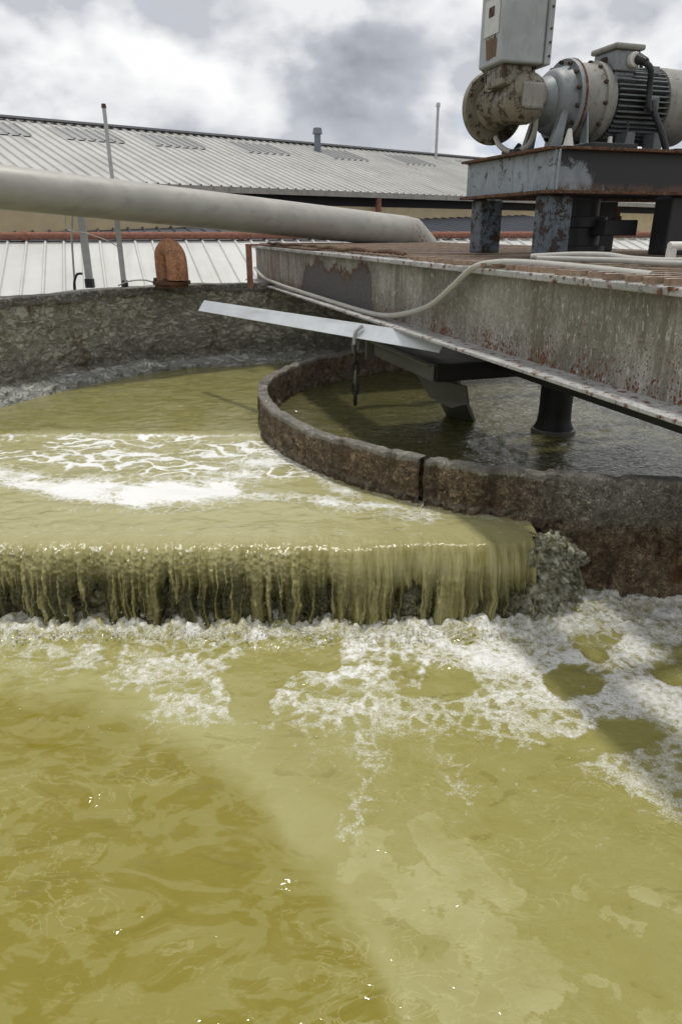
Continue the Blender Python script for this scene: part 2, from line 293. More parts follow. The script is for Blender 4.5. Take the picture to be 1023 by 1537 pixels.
def plain(name, c, rough=.6, metal=0., var=.25, sc=20, spec=.4):
    n = NT(name); f = n.noise(sc, 6, .65)
    return n.done(n.mix(f, tuple(x * (1 - var) for x in c), tuple(min(1, x * (1 + var)) for x in c)), rough, metal, n.bump(f, .2, .004), spec)

M = dict(beam=m_beam(), flange=m_flange(), rust=m_rust('rusty_steel', (.13, .065, .035), (.05, .026, .016), (.24, .19, .15)), grating=m_grating(),
         redpipe=m_rust('red_oxide_pipe', (.26, .12, .085), (.17, .075, .05), (.30, .18, .13)), vent=m_rust('rusted_vent', (.42, .19, .09), (.22, .095, .05), (.52, .45, .38)),
         pipe=m_galv('dull_grey_pipe', (.36, .35, .315)), galv=m_galv('galvanised_steel', (.42, .43, .43), .38), ring=m_ring(), tank=m_tank(), slime=m_slime(),
         sheet=m_sheet(), splash=m_splash(), roof=m_roof('pale_metal_roof', (.46, .455, .43), (.25, .24, .22)), whiteroof=m_roof('white_metal_roof', (.54, .54, .515), (.38, .365, .32)),
         darkroof=m_roof('dark_metal_roof', (.075, .08, .10), (.05, .05, .06)), skylight=m_roof('weathered_skylight', (.30, .30, .295), (.22, .218, .21)),
         beige=plain('beige_wall', (.50, .41, .25), .7, sc=3), black=plain('shade_black', (.02, .02, .022), .7), gutter=painted('gutter_paint', (.34, .32, .28), amt=.2),
         grey=painted('grey_machine_paint', (.23, .255, .265), (.09, .08, .06), amt=.30, sc=2.), greycream=painted('faded_machine_paint', (.27, .265, .235), (.13, .095, .05), amt=.42, sc=2.2),
         brownbox=painted('rusty_gearbox_paint', (.215, .195, .145), (.085, .06, .03), (.075, .042, .022), .72, 1.7), box=painted('control_box_paint', (.36, .39, .40), (.22, .21, .17), (.09, .045, .025), .22, 1.1),
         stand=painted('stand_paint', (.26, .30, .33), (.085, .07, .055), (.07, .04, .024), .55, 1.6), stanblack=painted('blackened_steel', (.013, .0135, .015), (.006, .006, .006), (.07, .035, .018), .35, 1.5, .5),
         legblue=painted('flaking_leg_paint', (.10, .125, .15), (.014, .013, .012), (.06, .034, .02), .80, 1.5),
         motor=painted('motor_paint', (.15, .165, .17), (.03, .03, .03), (.10, .05, .02), .35, 2.2), rubber=plain('black_cable', (.022, .022, .025), .5), hose=plain('pale_conduit', (.38, .37, .33), .5, sc=14),
         bolt=m_rust('rusty_bolt', (.09, .055, .035), (.04, .025, .018), (.17, .14, .11)), dark=plain('wet_black_steel', (.012, .012, .011), .45, spec=.3), darkgreen=plain('slimy_steel', (.10, .10, .075), .5, sc=12),
         plate=plain('pale_label_plate', (.50, .51, .51), .5), bar=m_galv('bright_flat_bar', (.55, .58, .60), .30), ground=plain('dry_ground', (.16, .14, .10), .9, sc=.4),
         white=plain('white_tape', (.62, .60, .55), .6))

# ------------------------------------------------------------------ object helpers
def link(name, me, m, parent=None, smooth=True):
    o = bpy.data.objects.new(name, me); COL.objects.link(o)
    if m: me.materials.append(m)
    if parent: o.parent = parent
    if smooth:
        me.polygons.foreach_set('use_smooth', np.ones(len(me.polygons), bool)); 
    return o
def obj(name, bm, m, parent=None, bevel=0., smooth=False):
    me = bpy.data.meshes.new(name); bmesh.ops.recalc_face_normals(bm, faces=bm.faces); bm.to_mesh(me); bm.free()
    o = link(name, me, m, parent, smooth)
    if smooth:
        try: me.set_sharp_from_angle(angle=R(38))
        except Exception: pass
    if bevel:
        b = o.modifiers.new('bevel', 'BEVEL'); b.width = bevel; b.segments = 2; b.limit_method = 'ANGLE'
    return o
def tag(o, label, cat, group=None, kind=None):
    o['label'] = label; o['category'] = cat
    if group: o['group'] = group
    if kind: o['kind'] = kind
    return o
P0 = Vector((1.23, 2.46, 0)); D = Vector((-.310, .951, 0)); Nn = Vector((.951, .310, 0)); YAW = math.atan2(.310, .951)
def W(v, u, z=0): return P0 + Nn * v + D * u + Vector((0, 0, z))
def thing(name, label, cat, loc=(0, 0, 0), rz=0., group=None):
    o = bpy.data.objects.new(name, None); COL.objects.link(o); o.location = loc; o.rotation_euler = (0, 0, rz); o.empty_display_size = .1
    return tag(o, label, cat, group)
def bthing(name, label, cat, v, u, z, group=None): return thing(name, label, cat, W(v, u, z), YAW, group)
def B(): return bmesh.new()
def box(bm, x0, x1, y0, y1, z0, z1, mat=None):
    r = bmesh.ops.create_cube(bm, size=1, matrix=Matrix.Translation(((x0 + x1) / 2, (y0 + y1) / 2, (z0 + z1) / 2)) @ Matrix.Diagonal((x1 - x0, y1 - y0, z1 - z0, 1)))
    if mat: bmesh.ops.transform(bm, matrix=mat, verts=r['verts'])
    return bm
def cyl(bm, a, b, r0, r1=None, seg=20, caps=True):
    a = Vector(a); b = Vector(b); d = b - a; q = d.to_track_quat('Z', 'Y').to_matrix().to_4x4()
    bmesh.ops.create_cone(bm, cap_ends=caps, segments=seg, radius1=r0, radius2=r0 if r1 is None else r1, depth=d.length, matrix=Matrix.Translation((a + b) / 2) @ q)
    return bm
def lathe(bm, prof, o=(0, 0, 0), axis='x', seg=56):
    """prof: list of (along, radius)"""
    o = Vector(o); rings = []
    for t, r in prof:
        ring = []
        for k in range(seg):
            a = 2 * math.pi * k / seg; ca, sa = math.cos(a) * r, math.sin(a) * r
            p = {'x': (t, ca, sa), 'y': (ca, t, sa), 'z': (ca, sa, t)}[axis]; ring.append(bm.verts.new(o + Vector(p)))
        rings.append(ring)
    for A, C in zip(rings, rings[1:]):
        for k in range(seg): bm.faces.new((A[k], A[(k + 1) % seg], C[(k + 1) % seg], C[k]))
    if prof[0][1] > .0005: bm.faces.new(rings[0])
    if prof[-1][1] > .0005: bm.faces.new(rings[-1])
    return bm
def smooth_path(pts, per=8):
    pts = [Vector(p) for p in pts]; out = []
    for i in range(len(pts) - 1):
        p0, p1, p2, p3 = pts[max(i - 1, 0)], pts[i], pts[i + 1], pts[min(i + 2, len(pts) - 1)]
        for k in range(per):
            t = k / per; out.append(.5 * (2 * p1 + (p2 - p0) * t + (2 * p0 - 5 * p1 + 4 * p2 - p3) * t * t + (3 * p1 - p0 - 3 * p2 + p3) * t ** 3))
    out.append(pts[-1]); return out
def tube(bm, pts, r, seg=12, per=8):
    pts = smooth_path(pts, per) if per else [Vector(p) for p in pts]
    prev = None; nrm = None; rr = r if callable(r) else (lambda t: r)
    for i, p in enumerate(pts):
        t = (pts[min(i + 1, len(pts) - 1)] - pts[max(i - 1, 0)]).normalized()
        if nrm is None: nrm = t.orthogonal().normalized()
        nrm = (nrm - t * nrm.dot(t)).normalized(); bi = t.cross(nrm)
        ring = [bm.verts.new(p + (nrm * math.cos(2 * math.pi * k / seg) + bi * math.sin(2 * math.pi * k / seg)) * rr(i / (len(pts) - 1))) for k in range(seg)]
        if prev: [bm.faces.new((prev[k], prev[(k + 1) % seg], ring[(k + 1) % seg], ring[k])) for k in range(seg)]
        else: bm.faces.new(ring)
        prev = ring
    bm.faces.new(prev); return bm
def plate(pts, off):
    bm = B(); a = [bm.verts.new(p) for p in pts]; b = [bm.verts.new(Vector(p) + Vector(off)) for p in pts]; n_ = len(pts)
    bm.faces.new(a); bm.faces.new(b); [bm.faces.new((a[i], a[(i + 1) % n_], b[(i + 1) % n_], b[i])) for i in range(n_)]; return bm
def grid_obj(name, X, Y, Z, m, attrs=None, keep=None, parent=None):
    r, c = X.shape; V = np.stack([X, Y, Z], -1).reshape(-1, 3)
    i = np.arange(r * c).reshape(r, c); F = np.stack([i[:-1, :-1], i[:-1, 1:], i[1:, 1:], i[1:, :-1]], -1).reshape(-1, 4)
    if keep is not None:
        k = keep[:-1, :-1] & keep[:-1, 1:] & keep[1:, 1:] & keep[1:, :-1]; F = F[k.reshape(-1)]
    me = bpy.data.meshes.new(name); me.vertices.add(len(V)); me.vertices.foreach_set('co', V.astype(np.float32).reshape(-1))
    me.loops.add(F.size); me.loops.foreach_set('vertex_index', F.astype(np.int32).reshape(-1)); me.polygons.add(len(F))
    me.polygons.foreach_set('loop_start', np.arange(0, F.size, 4, dtype=np.int32)); me.polygons.foreach_set('loop_total', np.full(len(F), 4, np.int32))
    me.update(calc_edges=True)
    for k, a in (attrs or {}).items():
        at = me.attributes.new(k, 'FLOAT', 'POINT'); at.data.foreach_set('value', np.ascontiguousarray(a, dtype=np.float32).reshape(-1))
    return link(name, me, m, parent)
def struct(o): o['kind'] = 'structure'; return o

ZU, ZL, YL = -1.60, -2.04, 3.46            # upper water, lower pool, weir lip
RC, RR = (1.92, 6.34), 2.66                # feed well ring
# ------------------------------------------------------------------ ground
xs = np.linspace(-900, 900, 25); X, Y = np.meshgrid(xs, xs); struct(grid_obj('ground', X, Y, np.full(X.shape, -4.2), M['ground']))

# ------------------------------------------------------------------ lower pool
def lower_pool():
    xs = np.concatenate([np.linspace(-4, -1.95, 40)[:-1], np.arange(-1.95, 2.3, .0085), np.linspace(2.31, 5, 50)])
    ys = np.concatenate([np.linspace(-3, 1.05, 40)[:-1], np.arange(1.05, 3.75, .0085)]); X, Y = np.meshgrid(xs, ys)
    bx = [-4, -1.69, -1.09, -.77, -.54, -.2, .02, .11, .25, .49, .64, .87, 1.09, 1.27, 2.2, 5]; by = [2.9, 2.88, 2.62, 2.52, 2.55, 2.42, 2.33, 2.20, 2.38, 2.50, 2.36, 2.28, 2.13, 2.0, 1.7, 1.5]
    th = np.arctan2(X - .1, 4.9 - Y); rad = np.hypot(X - .1, 4.9 - Y)
    wx = X + .10 * (fbm(X * 5, Y * 5, 3) - .5); wy = Y + .10 * (fbm(X * 5, Y * 5, 8) - .5)
    d = wy - np.interp(wx, bx, by) + .22 * (fbm(th * 13, rad * 3, 11, 4) - .5)
    near = sst(2.9, 3.35, Y)
    env = sst(-.16, .18, d) * (.64 + .22 * sst(.2, .7, d)) 
    holes = fbm(th * 9 + 2, rad * 5.2, 21, 4, .45); right = sst(-.1, .5, X)
    foam = env * (1 - sst(.50, .62, holes) * (.95 - .55 * near)) * (.75 + .5 * fbm(X * 7, Y * 7, 25))
    hl = fbm(X * 4, Y * 9, 31, 4); foam *= 1 - (1 - right) * .50 * sst(.50, .64, hl) * (1 - .4 * near)
    foam = np.maximum(foam, (.62 + .25 * fbm(X * 9, Y * 12, 6)) * sst(3.10, 3.30, Y + .16 * (fbm(X * 6, Y * 3, 41) - .5)))
    tong = segd(X, Y, [(.10, 2.4), (.10, 2.16), (.06, 2.02), (.02, 1.92)]); foam = np.maximum(foam, .46 * sst(.085, .01, tong + .08 * (fbm(X * 14, Y * 14, 5) - .5)))
    tong = segd(X, Y, [(.40, 2.5), (.48, 2.2), (.44, 2.03)]); foam = np.maximum(foam, .34 * sst(.10, .01, tong + .12 * (fbm(X * 14, Y * 14, 7) - .5)))
    spk = fbm(X * 30, Y * 30, 51, 3); foam = np.maximum(foam, .36 * sst(.70, .80, spk) * sst(-.75, -.05, d) * sst(-.55, -.1, X))
    # bubbly plume: paler on the right of a line running from the fall to the near edge
    px = [-5, -1.64, -1.2, -.84, -.5, -.28, -.09, .06, .16, .3]; py = [2.86, 2.81, 2.68, 2.55, 2.31, 2.02, 1.73, 1.47, 1.26, 0]
    e = np.interp(X + .14 * (fbm(X * 4, Y * 4, 13) - .5), px, py); pl = (Y - e) + .20 * (fbm(X * 5 + Y * 2, Y * 5, 61, 4) - .5)
    tint = sst(-.10, .13, pl) * (.62 + .25 * sst(.5, -.0, np.abs(pl - .14)))
    film = np.zeros(X.shape); X0, Y0 = X, Y
    X = X + .11 * (fbm(X0 * 7, Y0 * 7, 171, 4) - .5); Y = Y + .09 * (fbm(X0 * 7, Y0 * 7, 175, 4) - .5)
    for q, wd, a in (([(.43, 1.86), (.53, 1.69)], .075, .8), ([(.30, 1.97), (.42, 1.76), (.56, 1.66)], .085, .85), ([(.12, 1.82), (.26, 1.66), (.44, 1.52), (.52, 1.40)], .20, .62),
                     ([(.86, 1.62), (.96, 1.55)], .05, .58), ([(.98, 1.67), (1.08, 1.62)], .05, .58), ([(.73, 1.38), (.78, 1.36)], .04, .58), ([(.77, 1.68), (.80, 1.67)], .035, .58), ([(.84, 1.30), (.92, 1.25)], .06, .58),
                     ([(.62, 1.37), (.66, 1.35)], .035, .58), ([(1.12, 1.78), (1.18, 1.75)], .03, .58), ([(.30, 1.40), (.45, 1.22)], .20, .6)):
        film = np.maximum(film, a * sst(wd, wd * .35, segd(X, Y, q)))
    for q, wd in (([(.11, 1.72), (.16, 1.69)], .05), ([(.10, 1.56), (.24, 1.49)], .075), ([(.18, 1.86), (.26, 1.82)], .05)):
        film -= 1.1 * sst(wd, wd * .4, segd(X, Y, q))
    film = np.clip(film, 0, 1)
    X, Y = X0, Y0
    wl = sst(.1, -.35, pl)
    sx = X + .16 * (fbm(X * 3, Y * 3, 71) - .5); sy = Y + .16 * (fbm(X * 3, Y * 3, 75) - .5)
    h = (.5 - np.abs(fbm(sx * 4.2 - sy * 1.5, sy * 7 + sx * 2.5, 81, 3, .42) - .5) * 2) * (.003 + .008 * wl)
    h += (fbm(sx * 2.2, sy * 4.5, 83, 2) - .5) * (.008 + .017 * wl) + (fbm(X * 11, Y * 15, 85, 2) - .5) * .005
    fr = fbm(X * 24, Y * 20, 87, 3, .5); h += (fr - .42) * (.085 - .045 * sst(.9, 1.3, X)) * sst(3.08, 3.36, Y) + .02 * sst(3.2, 3.38, Y) + (fbm(X * 7, Y * 9, 88, 3) - .5) * .03 * sst(2.4, 3.2, Y)
    h *= .45 + .55 * sst(1.35, 1.75, Y)
    h += foam * .008
    ringd = np.hypot(X - RC[0], Y - RC[1]) - RR; h += .05 * sst(.20, -.06, ringd - .04) * (.4 + fbm(X * 12, Y * 12, 89)) * sst(1.2, 1.5, X)
    foam = np.maximum(foam, .9 * sst(.24, .10, ringd + .1 * (fbm(X * 9, Y * 9, 90) - .5)) * sst(1.15, 1.4, X))
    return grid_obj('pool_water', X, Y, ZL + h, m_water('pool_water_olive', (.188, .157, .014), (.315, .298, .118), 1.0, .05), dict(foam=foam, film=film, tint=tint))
struct(lower_pool())

# ------------------------------------------------------------------ upper channel water with foam, and the water inside the ring
def chan_h(X, Y):
    calm = sst(5.60, 5.72, Y + .07 * (fbm(X * 3, Y * 0 + 3, 101) - .5))
    h = .030 * calm + .010 * np.exp(-((Y - 5.62) / .05) ** 2)
    h = h + (fbm(X * 5, Y * 9, 102, 3) - .5) * .014 * (1 - .35 * calm) + (fbm(X * 2.2, Y * 5, 104, 2) - .5) * .018 * (1 - calm) + (fbm(X * 17, Y * 24, 106, 2) - .5) * .006
    return h * sst(3.60, 3.9, Y) + (fbm(X * 9, Y * 2, 109, 2) - .5) * .02 * sst(3.9, 3.6, Y), calm
def channel():
    xs = np.concatenate([np.linspace(-5.5, -3.0, 60)[:-1], np.arange(-3.0, 1.6, .011), np.linspace(1.62, 7, 120)])
    ys = np.concatenate([np.arange(3.60, 5.85, .011), np.arange(5.85, 10.2, .03)]); X, Y = np.meshgrid(xs, ys)
    h, calm = chan_h(X, Y)
    wx = X + .12 * (fbm(X * 4, Y * 4, 111) - .5); wy = Y + .16 * (fbm(X * 4, Y * 4, 115) - .5)
    f = np.zeros(X.shape)
    for q, wd, a in (([(-2.9, 4.90), (-2.3, 4.62), (-1.85, 4.42), (-1.35, 4.30)], .30, .95), ([(-1.75, 4.42), (-1.30, 4.32), (-.85, 4.36)], .46, 1.15), ([(-1.3, 4.36), (-.80, 4.52), (-.55, 5.0), (-.45, 5.3)], .40, .85),
                     ([(-.9, 4.25), (-.3, 4.22), (.15, 4.02), (.50, 3.90)], .20, .80), ([(-.55, 5.3), (-.38, 5.0), (-.05, 4.45), (.10, 4.25)], .16, .70), ([(-1.7, 4.0), (-1.1, 3.98), (-.7, 4.1)], .10, .45), ([(-.2, 4.0), (.4, 3.82)], .08, .45)):
        f = np.maximum(f, a * sst(wd, wd * .12, segd(wx, wy, q)))
    f = f * (.45 + 1.0 * fbm(X * 5 + 2 * Y, Y * 9, 119, 4))
    qx = X + .30 * (fbm(X * 2.6, Y * 2.6, 3, 3) - .5) + .10 * (fbm(X * 9, Y * 9, 5, 3) - .5); qy = Y + .34 * (fbm(X * 2.6, Y * 2.6, 4, 3) - .5) + .10 * (fbm(X * 9, Y * 9, 6, 3) - .5)
    f1, f2 = worley(qx * 3.6, qy * 6.0, 121); g1, g2 = worley(qx * 8, qy * 12, 123); wd = .12 + .40 * fbm(X * 2.2, Y * 3, 125, 3)
    lace = np.maximum(sst(wd, .0, f2 - f1), .6 * sst(wd * .7, 0., g2 - g1)) * sst(.22, .52, fbm(X * 3.2, Y * 4.5, 127, 4))
    zone = sst(5.72, 5.60, Y + .07 * (fbm(X * 3, Y * 0 + 3, 101) - .5)) * sst(4.35, 4.7, Y + .2 * (fbm(X * 2, Y * 2, 9) - .5)) * sst(.1, -.4, X)
    f = np.maximum(f, zone * (.22 + .85 * lace) * (.55 + 1.0 * fbm(X * 2.5, Y * 3, 131)))
    f = np.maximum(f, .75 * np.exp(-((Y - 5.63) / .035) ** 2) * (.4 + .9 * fbm(X * 5, Y * 5, 17)) * sst(-.3, -.6, X))
    ringd = np.hypot(X - RC[0], Y - RC[1]) - RR; f = np.maximum(f, .50 * sst(.10, .03, ringd) * sst(6.0, 5.2, Y) * fbm(X * 8, Y * 8, 19) * 1.6)
    f = np.maximum(f, .30 * sst(.60, .72, fbm(X * 3, Y * 16, 141, 3)) * calm)
    f = np.maximum(f, .36 * sst(.58, .7, fbm(X * 14, Y * 20, 143, 3)) * sst(3.95, 3.66, Y))
    tint = (1 - calm) * .85 + .12 + .1 * sst(4.2, 3.7, Y)
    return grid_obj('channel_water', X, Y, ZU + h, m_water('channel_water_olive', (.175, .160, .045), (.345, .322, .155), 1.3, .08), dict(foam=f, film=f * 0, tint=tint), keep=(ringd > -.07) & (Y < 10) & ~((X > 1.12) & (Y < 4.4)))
struct(channel())
def inner():
    xs = np.arange(-.75, 4.6, .02); X, Y = np.meshgrid(xs, xs - RC[0] + RC[1]); dd = np.hypot(X - RC[0], Y - RC[1])
    dc = np.hypot(X - 1.71, Y - 5.51)
    h = (fbm(X * 7, Y * 11, 151, 3) - .5) * .022 + (fbm(X * 2.5, Y * 4, 153, 2) - .5) * .02 + (fbm(X * 20, Y * 26, 155, 2) - .5) * .008 + .004 * np.sin(dc * 38) * np.exp(-dc * 1.4)
    z = X * 0
    return grid_obj('clarifier_water', X, Y, ZU - .012 + h, m_water('clarifier_water_olive', (.075, .070, .026), (.125, .118, .05), 4.6, .03, .8, 1.6), dict(foam=.24 * sst(.66, .8, fbm(X * 5, Y * 14, 157, 3)) * sst(2.3, 2.5, dd + .4 * fbm(X, Y, 3)), film=z, tint=z + .4), keep=dd < RR - .05)  # deeper olive than the channel: shade under the bridge put into the colour
struct(inner())

# ------------------------------------------------------------------ waterfall sheet, weir wall behind it, splash
def fall_profile(t):
    """t 0..1 -> (y, z) from the flat water through the crest to the pool"""
    s = np.asarray(t) * .80
    y = np.where(s < .10, 3.60 - s, 3.50 - .125 * (1 - np.exp(-(s - .10) / .125))); q = np.clip(s - .06, 0, None)
    z = ZU - np.where(q < .12, q * q / .24, .06 + (q - .12) * .80) * .86
    return y, z
def sheet():
    xs = np.arange(-3.2, 1.075, .0042); ts = np.linspace(0, 1, 120); X, T = np.meshgrid(xs, ts); Y, Z = fall_profile(T)
    lf = sst(.25, -.35, X); q = np.clip(X * 0 + T, 0, 1)
    wob = X + .055 * (fbm(X * 5, T * 4.5, 201) - .5) * sst(.15, .8, T)
    st = fbm(wob * 24, T * .7, 203, 3, .55); st2 = fbm(wob * 9, T * .9, 205, 2)
    fro = fbm(X * 60, T * 34, 207, 3)
    thick = (st - .5) * 1.0 + (st2 - .5) * .45
    ridge = sst(.075, .0, np.abs(fbm(wob * 20, T * .55, 241, 3) - .5)) * sst(.20, .45, T) * sst(.36, .56, fbm(X * 6, T * 1.5, 243, 3))
    ridge = np.maximum(ridge, .8 * sst(.05, .0, np.abs(fbm(wob * 31, T * .8, 245, 2) - .5)) * sst(.3, .5, T) * sst(.40, .6, fbm(X * 9, T * 2, 247, 3)))
    out = ridge * .013 + (fbm(X * 42, T * 22, 255, 3) - .5) * .012 * sst(.25, .6, T) + thick * (.022 + .070 * sst(.15, .7, T)) * sst(0.10, .3, T) + (fro - .5) * .022 * lf * sst(.08, .25, T)
    h0, _ = chan_h(X, Y); Y = Y - out; Z = Z + h0 * sst(.22, .05, T) + out * .3 * sst(.6, .2, T)
    edge = sst(1.07, .95, X); Y = Y + (.07 * (fbm(X * 1.4, X * 0, 251, 3) - .5) + .02 * (fbm(X * 7, X * 0, 253, 2) - .5)) * sst(.03, .2, T); Y = Y + (1 - edge) * .05
    cut = .16 + .55 * sst(.30, .95, T) + .12 * lf * sst(.3, .6, T)
    val = .5 + thick + .22 * (fbm(X * 30, T * 14, 209, 3) - .5)
    lim = -.1 + .36 * sst(.34, .72, T) + .10 * lf * sst(.34, .6, T) - .3 * ridge + .07 * sst(.1, .5, X) * sst(.5, .85, T) - .12 * sst(.1, .6, X) * sst(.6, .4, T) + .30 * (fbm(X * 3.1, X * 0, 233, 3) - .5) * sst(.34, .6, T)
    keep = val > lim
    thin = np.clip(sst(.22, .0, val - lim) * sst(.3, .5, T) + sst(.16, .62, T) * (.80 - .55 * np.clip(thick * 3, 0, 1) - .10 * sst(0, .5, X)) + .25 * lf * sst(.12, .3, T) * (.5 + fbm(X * 14, T * 7, 249)) - .75 * ridge, 0, 1)  # thin water between strands, plus face shade painted darker towards the foot
    foam = .26 * sst(.50, .66, fbm(X * 30, T * 9, 257, 3)) * sst(.3, .8, T) + .30 * lf * sst(.02, .14, T) * sst(.40, .15, T) * (.4 + fbm(X * 12, T * 8, 231)) + .45 * sst(.86, 1., T) + .22 * lf * sst(.58, .68, fro)
    return grid_obj('waterfall', X, Y, Z, M['sheet'], dict(thin=thin, foam=foam, top=sst(.22, .02, T)), keep)
struct(sheet())
def weir():
    xs = np.arange(-3.6, 1.56, .0075); ts = np.linspace(0, 1, 90); X, T = np.meshgrid(xs, ts); cl = sst(1.0, 1.10, X)
    sh = np.clip((X - 1.06) / .42, 0, 1)                          # the right hand shoulder curls back to the ring
    top = ZU - .055 + .045 * cl - .20 * sh ** 3; back = .05 + sh ** 2.2 * .30
    a = T * 1.0; y = np.where(T < .3, 3.62 - T / .3 * .13, 3.49 - .05 * sst(.3, 1, T)); z = np.where(T < .3, top - .012 * (T / .3) ** 2, top - .012 - (T - .3) / .7 * (top - ZL + .08))
    f1, f2 = worley(X * 34, (z * 1.3 + y) * 34, 221); g1, g2 = worley(X * 13, (z + y) * 13, 223)
    d = (.5 - f1) * .022 + (.5 - g1) * (.035 + .04 * cl) + (fbm(X * 8, z * 8, 225) - .5) * .05 + .02 * sst(.25, .4, T)
    Y = y + back - .05 - d * (1 + .5 * cl); Y = np.where(T < .28, y + back, Y); Z = z + d * .5 * sst(.5, .2, T)
    o = bpy.data.objects.new('weir_wall', None); COL.objects.link(o); o.location = (0, 3.5, ZL)
    m = grid_obj('wall_face', X, Y - 3.5, Z - ZL, M['slime'], None, None, o)
    bm = B(); box(bm, -3.6, .95, .20, .5, -.6, .30); obj('wall_core', bm, M['slime'], o)
    return tag(o, 'dark slimy weir wall with rough growth behind the falling water', 'weir')
weir()
def splash():
    rng = np.random.default_rng(4); bm = B()
    def lump(x, y, z, r, sq):
        m = Matrix.Translation((x, y, z)) @ Matrix.Rotation(rng.uniform(0, 3), 4, 'Z') @ Matrix.Diagonal((r * rng.uniform(.7, 1.3), r * rng.uniform(.7, 1.3), r * sq, 1))
        rr = bmesh.ops.create_icosphere(bm, subdivisions=2 if r > .01 else 1, radius=1, matrix=m)
        for v in rr['verts']: v.co += Vector(rng.normal(0, r * .13, 3))
    for k in range(800):
        x = rng.uniform(-2.9, 1.25); y = 3.26 - abs(rng.normal(0, .055)) + .02 * rng.normal(); lump(x, y, ZL + .022 + .03 * rng.random() ** 2, rng.uniform(.0025, .0065), rng.uniform(.7, 1.4))
    for k in range(420):
        x = rng.uniform(-2.9, 1.1); lump(x, 3.26 - abs(rng.normal(0, .05)), ZL + rng.uniform(.03, .10), rng.uniform(.0018, .0045), 1.)
    for k in range(140):
        x = rng.uniform(-2.2, 1.7); y = rng.uniform(2.3, 3.2); lump(x, y, ZL + .008, rng.uniform(.0015, .0035), .5)
    o = obj('splash_foam', bm, M['splash'], None, 0, True); o['kind'] = 'stuff'
    return tag(o, 'white frothy splash along the foot of the fall', 'foam', None, 'stuff')
splash()

# ------------------------------------------------------------------ feed-well ring in two concrete panels
def ring_panel(parent, a0, a1, step, nz, name):
    a = np.linspace(a0, a1, int((a1 - a0) * RR / step)); top = -1.305
    prof = []; T = .082
    for k in range(nz): prof.append((0., k / (nz - 1), 1))          # outside going up
    for k in range(1, 7): prof.append((k / 7., 1., 0))              # across the rim
    for k in range(nz - 1, -1, -1): prof.append((1., k / (nz - 1), -1))
    pr = np.array(prof); A, K = np.meshgrid(a, np.arange(len(pr))); ac, hh, sd_ = pr[:, 0][K], pr[:, 1][K], pr[:, 2][K]
    s = A * RR
    hb = -2.25
    rim = top + .045 * (fbm(s * 2.2, s * 0, 301, 4) - .5) - .016 * sst(.5, .8, fbm(s * 7, s * 0, 305, 4))  - .022 * sst(-1.43, -1.39, A) * sst(-1.20, -1.38, A) + .006 * (fbm(s * 14, ac * 3, 303) - .5)
    Z = hb + (rim - hb) * hh
    w1, w2 = worley(s * 17, Z * 17, 311); big = fbm(s * 5, Z * 5, 313, 4); fine = fbm(s * 38, Z * 38, 315, 3)
    low = sst(-1.42, -1.72, Z)
    d = (.5 - w1) * (.014 + .016 * low) + (big - .5) * (.045 + .05 * low) + (fine - .5) * .022 - .03 * sst(.06, .0, np.abs(fbm(s * 6, Z * 9, 319, 4) - .5)) * (.3 + low)
    d += .05 * sst(-1.55, -1.95, Z) * sst(-2.15, -1.7, A) * sst(-.2, -.9, A)
    d = np.where(sd_ == 0, 0., d); d = np.where(sd_ != 0, d * (1 - .75 * sst(.88, 1., hh)), d)
    rr = RR - ac * T + np.where(sd_ >= 0, 1, -1) * d
    rimw = np.where(sd_ == 0, 1., sst(.90, 1.0, hh))
    X = rr * np.cos(A); Yy = rr * np.sin(A)
    o = grid_obj(name, X, Yy, Z - ZL, M['ring'], dict(rim=rimw), None, parent); return o
ring = thing('feedwell_ring', 'round concrete ring wall with a rough scaly brown face and worn pale rim', 'ring wall', (RC[0], RC[1], ZL))
M['ring'].node_tree  # object coordinates: the ring material works in the ring's own frame
na = math.atan2(3.94 - RC[1], .40 - RC[0])
ring_panel(ring, na + .006, na + 1.55, .0075, 62, 'wall_panel')
ring_panel(ring, na + 1.55, na + 2 * math.pi - 1.75, .03, 26, 'far_wall_panel')
ring_panel(ring, na - 1.75, na - .006, .0085, 60, 'wall_panel')

